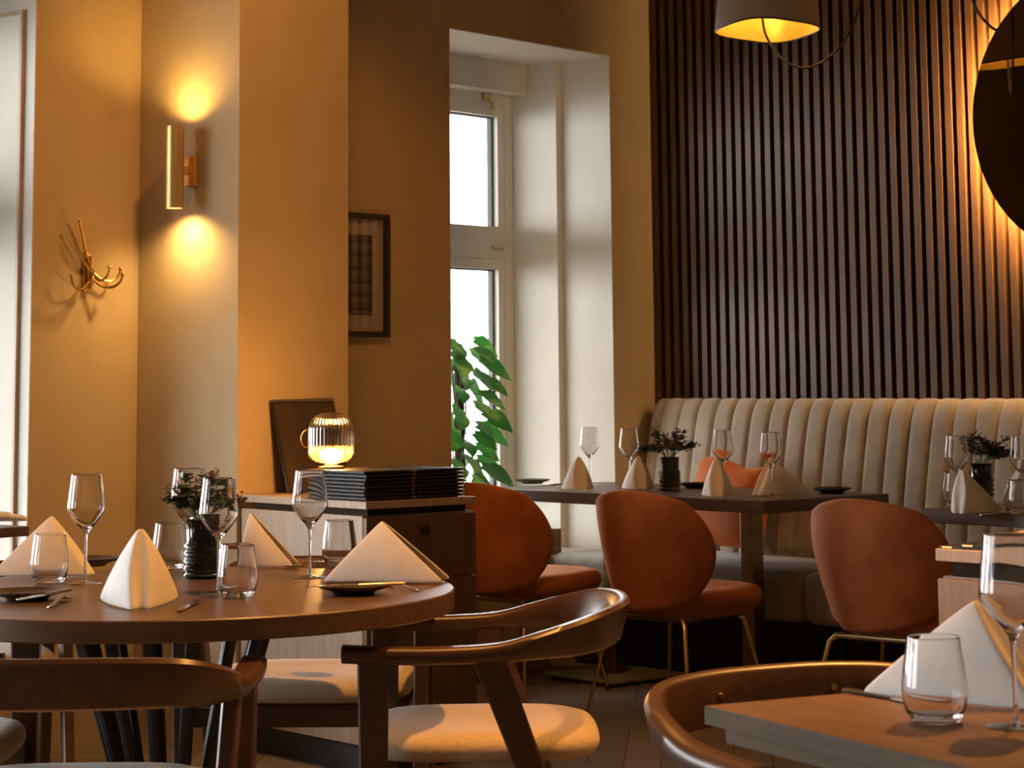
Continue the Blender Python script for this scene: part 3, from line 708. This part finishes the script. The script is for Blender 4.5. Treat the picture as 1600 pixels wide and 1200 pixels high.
# ------------------------------------------------------------------ on the left cabinet
def cabp(x, y, z=HC): return Vector((cabA.x, cabA.y, 0))+E1*x+E2*y+Vector((0, 0, z))
M['cover'] = noisy('menu_cover', (.018, .017, .016), (.028, .026, .024), 60, .5, spec=.3)
def menu_folder(label, p, rz, group, lx=.235, ly=.31, proto=[None]):
    if proto[0] is None:
        t = thing('menu_folder', label, 'menu', p, rz, group)
        bm = NB(); box(bm, (0, 0, .0073), (lx, ly, .0074), None, .0016); obj('cover', bm, M['cover'], t, False)
        bm = NB(); box(bm, (0, 0, .0019), (lx-.03, ly-.03, .0033)); obj('pages', bm, M['papershaded'], t, False)
        bm = NB(); box(bm, (lx/2-.004, -ly/2+.010, .0073), (.0105, .022, .0082), None, .001); obj('corner_clip', bm, M['brass'], t, False)
        proto[0] = t; return t
    return dup(proto[0], p, rz, label, group)
M['papershaded'] = noisy('pages_shaded', (.012, .010, .009), (.02, .017, .014), 60, .8)  # recessed pages coloured near black for the shaded gap between menus
gx0 = (CW-.012)
w1 = CW*.5
xa, xb = .012+.1175, .012+.235+.008+.1175
sc_ = min(1.0, (CW-.035)/.49)
lbl = {0: 'bottom menu', 7: 'top menu'}
ords = ['lowest', 'second lowest', 'third from the bottom', 'fourth from the bottom', 'fourth from the top', 'third from the top', 'second from the top', 'topmost']
for st, (xx, nm) in enumerate(((xa, 'stack under the small lamp'), (xb, 'stack beside the rust chair'))):
    for k in range(8):
        jx, jy = random.uniform(-.002, .002), random.uniform(-.003, .003)
        menu_folder('black menu, %s of eight in the %s' % (ords[k], nm), cabp(xx*sc_+jx, .172+jy, HC+.0004+.0114*k), R(E1A+random.uniform(-.8, .8)), 'menus stacked on the left cabinet', lx=.235*sc_)
STK = .0114*8
# lamp on the left stack
lp0 = hit(511, 735, cabp(0, .22), E2)
def lamp_pos():
    z = HC+STK+.0006; p = at(497, 736, z); return p
lp = lamp_pos(); rel = Vector((lp.x-cabA.x, lp.y-cabA.y, 0)); 
ly_ = min(max(rel.dot(E2), .09), .29); lx_ = rel.dot(E1)
lp = cabp(.062, .268, HC+STK+.0006)
t = thing('table_lamp', 'small glowing table lamp with ribbed glass dome standing on the menus', 'lamp', lp)
sl = (lp-CP).length/3500.0
bm = NB(); lathe(bm, [(0, 0), (.040, 0), (.042, .003), (.040, .008), (.022, .010), (.020, .016), (0, .016)], 40); obj('base', bm, M['brass'], t)
gw = 36*sl
bm = NB(); lathe(bm, [(.020, .0165), (gw*.72, .022), (gw*.97, .036), (gw, .05), (gw, .118), (gw*.97, .134), (gw*.86, .152), (gw*.66, .166), (gw*.38, .175), (0, .178)], 144, wob=lambda a, z: 1+.022*math.cos(36*a)); obj('glass_dome', bm, M['ribglass'], t, ang=80)
bm = NB(); lathe(bm, [(0, .022), (.016, .024), (.032, .034), (.036, .044), (.032, .054), (.016, .062), (0, .064)], 32); obj('bulb', bm, M['lampglow'], t)
bm = NB(); lathe(bm, [(.021, .0172), (gw*.69, .0245), (gw*.92, .038), (gw*.945, .05), (gw*.945, .072)], 72); obj('frosted_band', bm, M['frost'], t, ang=80)
bm = NB(); tube(bm, [(-gw-.002-.02*math.sin(a), 0, .095+.028*math.cos(a)) for a in [k/14*PI for k in range(15)]], .002, 6); obj('handle_ring', bm, M['brass'], t)
# dark board leaning on the pillar
b0 = at(447, 768, HC); 
rx = Vector((b0.x-cabA.x, b0.y-cabA.y, 0)); by = min(rx.dot(E2), CL-.03)
pf = Vector((pl.x, pl.y, 0))
def plane_pt(px, py, off): return hit(px, py, wp(0, -PD-off), N)
q0 = plane_pt(452, 772, .11); q1 = plane_pt(424, 630, .015)
bd0 = plane_pt(452, 760, .105); bz = HC+.0045
wb = (plane_pt(516, 628, .02)-plane_pt(423, 628, .02)).dot(W)
t = thing('menu_board', 'thin dark board leaning on the pillar behind the small lamp', 'board', (bd0.x, bd0.y, bz), R(WA-2))
hb = plane_pt(424, 628, .02).z-bz; dl = .086
ang_b = math.atan2(dl, hb); hl = math.hypot(dl, hb)
RB = Matrix.Rotation(-ang_b, 3, 'X')
bm = NB(); box(bm, (wb/2, .007, hl/2), (wb, .012, hl), None, .001); bmesh.ops.rotate(bm, cent=(0, 0, 0), matrix=RB, verts=bm.verts); obj('panel', bm, M['black'], t, False)
bm = NB(); box(bm, (wb/2, .0004, hl/2), (wb-.012, .0006, hl-.012)); bmesh.ops.rotate(bm, cent=(0, 0, 0), matrix=RB, verts=bm.verts); obj('face', bm, M['boardface'], t, False)
# ------------------------------------------------------------------ menus on the right cabinet
def cb2(x, y, z=HC): return Vector((cb.x, cb.y, 0))+E1*x-E2*y+Vector((0, 0, z))
for k, nm in enumerate(('leftmost', 'second from the left', 'third from the left', 'rightmost')):
    t = thing('clip_board', 'black board with gold clip, right cabinet, %s of the row' % nm, 'menu', cb2(.012+.004*k, .0+.052*k, HC+.0005+.0052*k), R(E1A-90+6), 'menu boards on the right cabinet')
    bm = NB(); box(bm, (.12, .16, .0023), (.24, .32, .0046), None, .001); obj('board', bm, M['blackmatte'], t, False)
    bm = NB(); box(bm, (.022, .003, .0026), (.026, .010, .0056), None, .001); obj('clip', bm, M['brass'], t, False)
for k, (nm, dx, dy, a) in enumerate((('under the other, its left corner sticking out', .06, .10, 22), ('uppermost, near the photo edge', .10, .30, 12))):
    bm = NB(); box(bm, (.21, .15, .001), (.42, .30, .0018)); o = obj('paper_menu', bm, M['paper'], None, False)
    o.location = cb2(dx, dy, HC+.0215+.0024*k); o.rotation_euler.z = R(E1A-90+a); tag(o, 'tan paper menu on the right cabinet, %s' % nm, 'menu', 'paper menus on the right cabinet')
# ------------------------------------------------------------------ tableware
def wineglass(label, p, group, wine=False, h=.235, proto={}):
    key = wine
    if key in proto: return dup(proto[key], p, 0, label, group)
    t = thing('wine_glass', label, 'glass', p, 0, group)
    s = h/.235
    out = [(0, .1135), (.004, .114), (.0105, .1195), (.022, .132), (.034, .148), (.0395, .158), (.0392, .166), (.0365, .190), (.0335, .215), (.0315, .235)]
    th = .0011
    prof = [(r, z) for r, z in out[1:]] 
    outer = [(.0045, .104), (.0065, .110), (.0115, .117), (.0232, .1305), (.0352, .1465), (.0407, .157), (.0405, .166), (.0377, .190), (.0345, .215), (.0326, .2335), (.0325, .2347), (.0322, .2352)]
    inner = [(.0317, .2348), (.0316, .2335), (.0333, .215), (.0365, .190), (.0393, .166), (.0395, .158), (.034, .1485), (.022, .133), (.0105, .1215), (.004, .118), (0, .1175)]
    bm = NB(); lathe(bm, [(0, .1005), (.0038, .1005)]+outer+inner, 40); obj('bowl', bm, M['glass'], t, ang=70)
    bm = NB(); lathe(bm, [(0, .0055), (.0048, .0065), (.0036, .012), (.0031, .03), (.0031, .08), (.0036, .1002), (0, .1002)], 16); obj('stem', bm, M['glass'], t, ang=70)
    bm = NB(); lathe(bm, [(0, .0002), (.037, .0002), (.0378, .001), (.036, .0018), (.018, .003), (.006, .0052), (0, .0053)], 40); obj('foot', bm, M['glass'], t, ang=70)
    proto[key] = t; return t
def tumbler(label, p, group, proto=[None]):
    if proto[0]: return dup(proto[0], p, 0, label, group)
    outer = [(0, .0003), (.024, .0003), (.031, .003), (.038, .016), (.0415, .034), (.0412, .046), (.0385, .07), (.0355, .09), (.0337, .1045), (.0336, .1056), (.0333, .1062)]
    inner = [(.0326, .1058), (.0325, .1045), (.0343, .09), (.0373, .07), (.040, .046), (.0402, .035), (.0367, .018), (.030, .0095), (.022, .0085), (0, .0085)]
    bm = NB(); lathe(bm, outer+inner, 44); o = obj('tumbler', bm, M['glass'], None, ang=70); o.location = p; tag(o, label, 'glass', group); proto[0] = o; return o
def napkin(label, p, ang, group, L_=.26, H=.128, spread=19, ap=.43, front=.013):
    """folded edge at the origin, panels running along local +x"""
    def mk():
        sd = math.sin(R(spread)); cd = math.cos(R(spread)); bm = NB(); rows = []; NU, NV = 10, 8
        P = Vector((L_*ap, 0, H)); cols = []
        for side in (1, -1):
            F = Vector((0, front*side, 0)); B = Vector((L_*cd, L_*sd*side, 0)); g = []
            for i in range(NU+1):
                u = i/NU; b = F.lerp(B, u); b = b+Vector((0, side*.012*math.sin(PI*u), 0)); row = []
                for j in range(NV+1):
                    v = j/NV; q = b.lerp(P+Vector((0, side*.004, 0)), v); q = q+Vector((0, side*.010*math.sin(PI*v)*(1-.4*u), 0)); row.append(q)
                g.append(row)
            cols.append(g)
        for g in cols:
            vs = [[bm.verts.new(q) for q in row] for row in g]
            for i in range(NU):
                for j in range(NV): bm.faces.new((vs[i][j], vs[i+1][j], vs[i+1][j+1], vs[i][j+1]))
        # inner fold between the two front edges
        g0, g1 = cols[0][0], cols[1][0]; vs = []
        for j in range(NV+1):
            a, b = g0[j], g1[j]; row = []
            for k in range(5):
                w = k/4; q = a.lerp(b, w); q = q+Vector((.016*math.sin(PI*w)*(1-j/NV), 0, 0)); row.append(bm.verts.new(q))
            vs.append(row)
        for j in range(NV):
            for k in range(4): bm.faces.new((vs[j][k], vs[j][k+1], vs[j+1][k+1], vs[j+1][k]))
        bmesh.ops.remove_doubles(bm, verts=bm.verts, dist=.0003)
        bmesh.ops.translate(bm, vec=(0, 0, .0022), verts=bm.verts)
        return bm
    o = obj('napkin', mk(), M['cloth'], None, ang=75, mods=(('SOLIDIFY', dict(thickness=.0042, offset=0)), ('SUBSURF', dict(levels=1, render_levels=2))))
    o.location = p; o.rotation_euler.z = ang; tag(o, label, 'napkin', group); return o
def plate(label, p, group, r=.075, proto={}):
    if r in proto: return dup(proto[r], p, 0, label, group)
    bm = NB(); lathe(bm, [(0, .0003), (r*.55, .0003), (r*.6, .006), (r*.9, .012), (r, .0165), (r, .019), (r*.97, .0195), (r*.88, .0155), (r*.6, .0105), (0, .0098)], 56)
    o = obj('side_plate', bm, M['plate'], None, ang=60); o.location = p; tag(o, label, 'plate', group); proto[r] = o; return o
def knife(label, p, ang, group, proto=[None], tilt=0):
    if proto[0] is None:
        t = thing('table_knife', label, 'knife', p, ang, group)
        bm = NB(); loft(bm, [[Vector((x, y*w, .003+z*h)) for y, z in ((-1, 0), (-.6, -1), (.6, -1), (1, 0), (.6, 1), (-.6, 1))] for x, w, h in ((0, .004, .0015), (.004, .0065, .0026), (.06, .0055, .0025), (.1, .0045, .0022))]); obj('handle', bm, M['steel'], t)
        bm = NB(); loft(bm, [[Vector((x, y0+(y1-y0)*a, .003+b*.0009)) for a, b in ((0, -1), (1, -1), (1, 1), (0, 1))] for x, y0, y1 in ((.1003, -.0045, .0045), (.112, -.008, .007), (.17, -.009, .007), (.20, -.005, .007), (.208, .004, .006))]); obj('blade', bm, M['steel'], t)
        proto[0] = t; return t
    return dup(proto[0], p, ang, label, group)
def fork(label, p, ang, group, proto=[None]):
    if proto[0] is None:
        t = thing('table_fork', label, 'fork', p, ang, group)
        bm = NB(); loft(bm, [[Vector((x, y*w, z0+z*.0014)) for y, z in ((-1, 0), (-.6, -1), (.6, -1), (1, 0), (.6, 1), (-.6, 1))] for x, w, z0 in ((0, .003, .0025), (.006, .007, .0025), (.05, .005, .006), (.1, .003, .011), (.135, .004, .010))]); obj('handle', bm, M['steel'], t)
        bm = NB(); loft(bm, [[Vector((x, y*w, z0+z*.001)) for y, z in ((-1, -1), (1, -1), (1, 1), (-1, 1))] for x, w, z0 in ((.1352, .004, .010), (.145, .011, .006), (.16, .0125, .004))])
        for k in range(4):
            y = -.0105+.007*k; loft(bm, [[Vector((x, y+a*w, z0+b*.0009)) for a, b in ((-1, -1), (1, -1), (1, 1), (-1, 1))] for x, w, z0 in ((.1595, .002, .004), (.18, .0016, .004), (.2, .0008, .008))])
        obj('tines', bm, M['steel'], t)
        proto[0] = t; return t
    return dup(proto[0], p, ang, label, group)
def leaf(bm, p, d, up, ln, w, droop=.25, fold=.15, heart=False, n=6):
    d = d.normalized(); s = d.cross(up).normalized(); nrm = s.cross(d).normalized(); L0 = []; R0 = []; M0 = []
    for k in range(n+1):
        u = k/n
        if heart: ww = w*(math.sin(PI*min(1, u*.9+.12))**.8)*(1 if u > .15 else .8)*(1-u*.15) if u < 1 else 0
        else: ww = w*math.sin(PI*u)**.9 if 0 < u < 1 else 0
        c = p+d*(ln*u)-Vector((0, 0, 1))*(droop*ln*u*u)
        back = -d*(.12*ln) if heart and k == 0 else Vector()
        M0.append(bm.verts.new(c)); L0.append(bm.verts.new(c+s*ww+nrm*(fold*ww)+back)); R0.append(bm.verts.new(c-s*ww+nrm*(fold*ww)+back))
    for k in range(n):
        bm.faces.new((M0[k], M0[k+1], L0[k+1], L0[k])); bm.faces.new((R0[k], R0[k+1], M0[k+1], M0[k]))
def rv(a=1): return Vector((random.uniform(-a, a), random.uniform(-a, a), random.uniform(-a, a)))
def vase(label, p, group, blabel, style, s=1.0):
    t = thing('flower_vase', label, 'vase', p, 0, group)
    rib = [(.0415+.0022*math.sin(z*2*PI/.0165), z*1.0) for z in [.006+.002*i for i in range(34)]]
    outer = [(0, .0003), (.036, .0003), (.041, .004)]+rib+[(.036, .078), (.037, .118), (.039, .128)]
    inner = [(.0365, .127), (.034, .115), (.033, .08), (.036, .070), (.036, .012), (.03, .008), (0, .008)]
    bm = NB(); lathe(bm, outer+inner, 40); obj('vase_body', bm, M['darkglass'], t, ang=70)
    b = thing('flower_bouquet', blabel, 'flowers', (p[0], p[1], p[2]+.0095), 0, group.replace('vases', 'bouquets'))
    st = NB(); lf = NB(); bl = []
    for k in range(26):
        a = random.uniform(0, 2*PI); r1 = random.uniform(.012, .068)*s; h1 = random.uniform(.15, .215)
        if k < 8: r1 = random.uniform(.06, .088)*s; h1 = random.uniform(.145, .175)
        q0 = Vector((random.uniform(-.014, .014), random.uniform(-.014, .014), .002)); q1 = Vector((.018*math.cos(a), .018*math.sin(a), .120)); q2 = Vector((r1*math.cos(a), r1*math.sin(a), h1))
        path = [Vector(x) for x in spline([tuple(q0), tuple(q1), tuple(q2)], 6)]; tube(st, path, .0012, 5)
        for q in path[9:]:
            for _ in range(5 if k < 8 else 3):
                dd = rv(); dd.z = abs(dd.z)*.5+.1; leaf(lf, q+rv(.006), dd, Vector((0, 0, 1)), random.uniform(.018, .032), random.uniform(.007, .012), .3, .2, n=4)
        bl.append(q2)
    obj('stems', st, M['leafpale'], b); obj('leaves', lf, M['leaf'], b)
    for k, q in enumerate(bl):
        if style == 'mauve' or k % 2 == 0:
            bm = NB()
            for _ in range(15 if style == 'mauve' else 9):
                c = q+Vector((random.gauss(0, .011), random.gauss(0, .011), random.gauss(.004, .008))); 
                for _k in range(3): leaf(bm, c, rv()+Vector((0, 0, .6)), Vector((.1, .2, 1)), .008, .0035, .1, .3, n=3)
            obj('blossom', bm, M['bloomdark'] if style == 'mauve' else M['bloom'], b)
    return t
TZ = .7503
def P(px, py, z=TZ): return at(px, py, z)
G1, G2, G3, G4 = 'on the round table', 'on the long dark table', 'on the right hand dark table', 'on the light wood table'
# round table
wineglass('wine glass on the round table between the left napkin and the front napkin', P(133, 912), 'wine glasses on the round table')
wineglass('wine glass on the round table just behind the vase of flowers', P(293, 893), 'wine glasses on the round table')
wineglass('wine glass on the round table in front of the vase of flowers', P(341, 927), 'wine glasses on the round table')
wineglass('wine glass on the round table in front of the oak cabinet', P(484, 902), 'wine glasses on the round table')
tumbler('tumbler on the round table in front of the big left napkin', P(77, 911), 'tumblers on the round table')
tumbler('tumbler on the round table behind the vase, beside the front napkin', P(265, 889), 'tumblers on the round table')
tumbler('tumbler on the round table in front of the vase, at its right', P(371, 933), 'tumblers on the round table')
tumbler('tumbler on the round table tucked behind the right hand napkin', P(530, 884), 'tumblers on the round table')
vase('dark ribbed glass vase on the round table', P(317, 903), 'vases on the tables', 'leafy bouquet with small pink blossoms in the vase on the round table', 'pink')
def nap(label, foot, tip, group, flip=0, spread=19, **kw):
    f, b = P(*foot), P(*tip); d = b-f; d.z = 0; a = math.atan2(d.y, d.x); s = R(spread)*flip
    L_ = kw.pop('L_', None) or d.length
    return napkin(label, (f.x, f.y, TZ), a+s, group, L_=L_, spread=spread, **kw)
ng = 'napkins on the round table'
nap('white folded napkin at the left edge of the round table, behind a tumbler', (148, 900), (-30, 902), ng, -1, 17, H=.131, L_=.24, ap=.46)
nap('white folded napkin standing open at the front of the round table', (219, 955), (216, 914), ng, 0, 17, H=.148, L_=.27, ap=.30, front=.017)
nap('white folded napkin behind the vase in front of the oak cabinet', (372, 886), (461, 888), ng, 1, 14, H=.125, ap=.2)
nap('white folded napkin at the right edge of the round table, on a dark plate', (504, 909), (697, 913), ng, 1, 8, H=.128, ap=.47)
pg = 'plates on the round table'
plate('dark side plate at the left front of the round table under a knife', P(42, 937), pg)
plate('dark side plate in front of the right hand napkin on the round table', P(553, 928), pg)
plate('dark side plate at the back left of the round table', P(138, 884), pg, r=.0751)
def cut(fn, label, a, b, group, z=TZ):
    f, g = P(*a, z), P(*b, z); d = g-f; return fn(label, (f.x, f.y, z), math.atan2(d.y, d.x), group)
cut(knife, 'knife lying across the left front plate on the round table', (110, 924), (45, 936), 'knives on the tables', TZ+.0205)
cut(knife, 'knife beside the front napkin on the round table', (279, 957), (326, 931), 'knives on the tables')
cut(knife, 'knife lying across the plate at the right of the round table', (634, 913), (556, 916), 'knives on the tables', TZ+.0205)
cut(fork, 'fork on the round table between the left plate and the front napkin', (78, 951), (137, 922), 'forks on the tables')
cut(fork, 'fork at the right edge of the round table beyond the plate', (654, 925), (600, 915), 'forks on the tables')
cut(fork, 'fork behind the wine glass near the right hand napkin', (507, 879), (470, 886), 'forks on the tables')
# long dark table
wg = 'wine glasses on the long dark table'
for px, py, l in ((922, 757, 'wine glass on the long dark table against the pale window jamb, leftmost'), (984, 762, 'wine glass on the long dark table left of its vase'),
                  (1131, 770, 'wine glass on the long dark table in front of the orange cushion'), (1206, 777, 'wine glass on the long dark table at the right napkin')):
    wineglass(l, P(px, py), wg)
ng = 'napkins on the long dark table'
nap('small white napkin on the long dark table, leftmost, against the window jamb', (908, 767), (884, 757), ng, 0, 25, H=.128, L_=.15, ap=.45, front=.02)
nap('small white napkin on the long dark table, behind the middle rust chair', (1001, 766), (985, 757), ng, 0, 25, H=.128, L_=.15, ap=.45, front=.02)
nap('narrow white napkin on the long dark table in front of the cushion', (1120, 778), (1126, 765), ng, 0, 17, H=.140, L_=.2, ap=.3, front=.02)
nap('wide white napkin on the long dark table, right of the cushion', (1180, 776), (1270, 772), ng, 1, 20, H=.128, ap=.42)
plate('dark plate at the left end of the long dark table', P(832, 756), 'plates on the long dark table')
plate('dark plate on the long dark table beside the vase', P(1088, 762), 'plates on the long dark table')
plate('dark plate at the right end of the long dark table', P(1300, 770), 'plates on the long dark table')
vase('dark ribbed vase on the long dark table', P(1047, 766), 'vases on the tables', 'mauve bouquet in the vase on the long dark table', 'mauve', 1.25)
cut(fork, 'fork on the long dark table pointing at the right end plate', (1232, 766), (1280, 774), 'forks on the tables')
cut(knife, 'knife between the left plate and the napkin on the long dark table', (878, 757), (846, 760), 'knives on the tables')
# right hand dark table
wineglass('wine glass on the right hand dark table, left of the mauve flowers', P(1497, 792), 'wine glasses on the right hand dark table')
wineglass('wine glass on the right hand dark table at the photo edge', P(1600, 795), 'wine glasses on the right hand dark table')
tumbler('tumbler on the right hand dark table behind the napkin', P(1492, 788), 'tumblers on the right hand dark table')
tumbler('tumbler on the right hand dark table at the photo edge', P(1592, 803), 'tumblers on the right hand dark table')
nap('white napkin at the front of the right hand dark table', (1497, 804), (1567, 799), 'napkins on the right hand dark table', 1, 20, H=.135, ap=.2)
nap('white napkin at the photo edge on the right hand dark table', (1566, 786), (1612, 784), 'napkins on the right hand dark table', 0, 20, H=.125, ap=.45, L_=.2)
vase('dark ribbed vase on the right hand dark table', P(1535, 782), 'vases on the tables', 'mauve bouquet in the vase on the right hand dark table', 'mauve', 1.25)
cut(knife, 'knife at the front edge of the right hand dark table', (1532, 806), (1570, 802), 'knives on the tables')
# light wood table
wineglass('large wine glass nearest the camera on the light wood table', P(1588, 1136), 'wine glasses on the light wood table')
tumbler('tumbler nearest the camera on the light wood table', P(1462, 1129), 'tumblers on the light wood table')
f, b = P(1372, 1090), P(1640, 1118)
nap('big white napkin on the light wood table behind the tumbler', (1640, 1112), (1364, 1087), 'napkins on the light wood table', -1, 15, H=.130, L_=.28, ap=.43)
cut(knife, 'knife left of the napkin on the light wood table', (1318, 1081), (1424, 1099), 'knives on the tables')
# table by the window
nap('white napkin on the small table at far left by the window', (30, 812), (-15, 808), 'napkins at far left', 0, 20, L_=.2, H=.02) if False else None
# ------------------------------------------------------------------ climbing plant in the window recess
q = hit(718, 700, wp(0, .30), N)
t = thing('climbing_plant', 'green pothos climbing a dark moss pole in the window recess', 'plant', (q.x, q.y, ZS+.0305))
base = ZS+.0305; topz = hit(716, 545, wp(0, .30), N).z-base
bm = NB(); lathe(bm, [(0, .001), (.075, .001), (.085, .01), (.10, .16), (.106, .17), (.10, .175), (.094, .165), (.092, .15), (0, .15)], 40); obj('pot', bm, M['pot'], t)
bm = NB(); tube(bm, [(0, 0, .151), (0, 0, topz-.02)], .022, 14); obj('moss_pole', bm, M['moss'], t)
bm = NB()
for k in range(3):
    a0 = k*2.1; tube(bm, [(.027*math.cos(a0+z*7), .027*math.sin(a0+z*7), z) for z in [.16+i*.04 for i in range(int((topz-.16)/.04))]], .004, 6)
obj('vines', bm, M['leafpale'], t)
rN = N.copy()
bm = NB(); nl = 64
for k in range(nl):
    z = .2+(topz-.2)*k/(nl-1); a = k*2.4+random.uniform(-.4, .4); d = Vector((math.cos(a), math.sin(a), .25)); ln = random.uniform(.10, .15)
    st = Vector((.024*math.cos(a), .024*math.sin(a), z)); en = st+Vector((math.cos(a), math.sin(a), 0))*random.uniform(.04, .085)+Vector((0, 0, .035))
    tube(bm, [st, (st+en)/2+Vector((0, 0, .012)), en], .002, 5); leaf(bm, en, d*.9+Vector((0, 0, -.55)), d*.3-rN+Vector((0, 0, .5))+rv(.3), ln, ln*.42, .3, .16, True, 7)
obj('leaves', bm, M['pothos'], t, ang=80)
# ------------------------------------------------------------------ light
w = bpy.data.worlds.new('world'); bpy.context.scene.world = w; w.use_nodes = True
nt = w.node_tree; bg = nt.nodes['Background']
tc = _n(nt, 'ShaderNodeTexCoord'); sx = _n(nt, 'ShaderNodeSeparateXYZ'); cr = _n(nt, 'ShaderNodeValToRGB'); e_ = cr.color_ramp.elements
e_[0].position = 0; e_[0].color = (.36, .365, .37, 1); e_[1].position = .75; e_[1].color = (.97, .99, 1, 1)
nt.links.new(tc.outputs['Generated'], sx.inputs[0]); nt.links.new(sx.outputs['Z'], cr.inputs['Fac']); nt.links.new(cr.outputs['Color'], bg.inputs['Color'])
bg.inputs['Strength'].default_value = 46
def downlight(name, p, power, size=75, target=None, col=WARM, rad=.045):
    l = Vector((p[0], p[1], ZC-.03)); spot(name, l, target or (p[0], p[1], 0), power, col, size, .5, rad)
downlight('downlight_round_table', (.12, 4.5), 300, 80)
pq = wp(s_pl+.55, -PD-1.05)
downlight('downlight_pillar', pq, 70, 80, wp(s_pl-.2, -PD, 1.5))
downlight('downlight_front_table', (1.45, 4.6), 300, 85, (1.05, 3.2, .7))
downlight('downlight_right', (2.4, 5.2), 60, 90)
sc_ = bpy.context.scene
sc_.view_settings.view_transform = 'Standard'; sc_.view_settings.look = 'None'; sc_.view_settings.exposure = 0.0; sc_.view_settings.gamma = 1.0
sc_.view_settings.use_curve_mapping = False
cy = sc_.cycles; cy.max_bounces = 12; cy.transmission_bounces = 12; cy.transparent_max_bounces = 16; cy.glossy_bounces = 6; cy.diffuse_bounces = 5
cy.caustics_reflective = False; cy.caustics_refractive = False; cy.sample_clamp_indirect = 4.0; cy.use_denoising = True
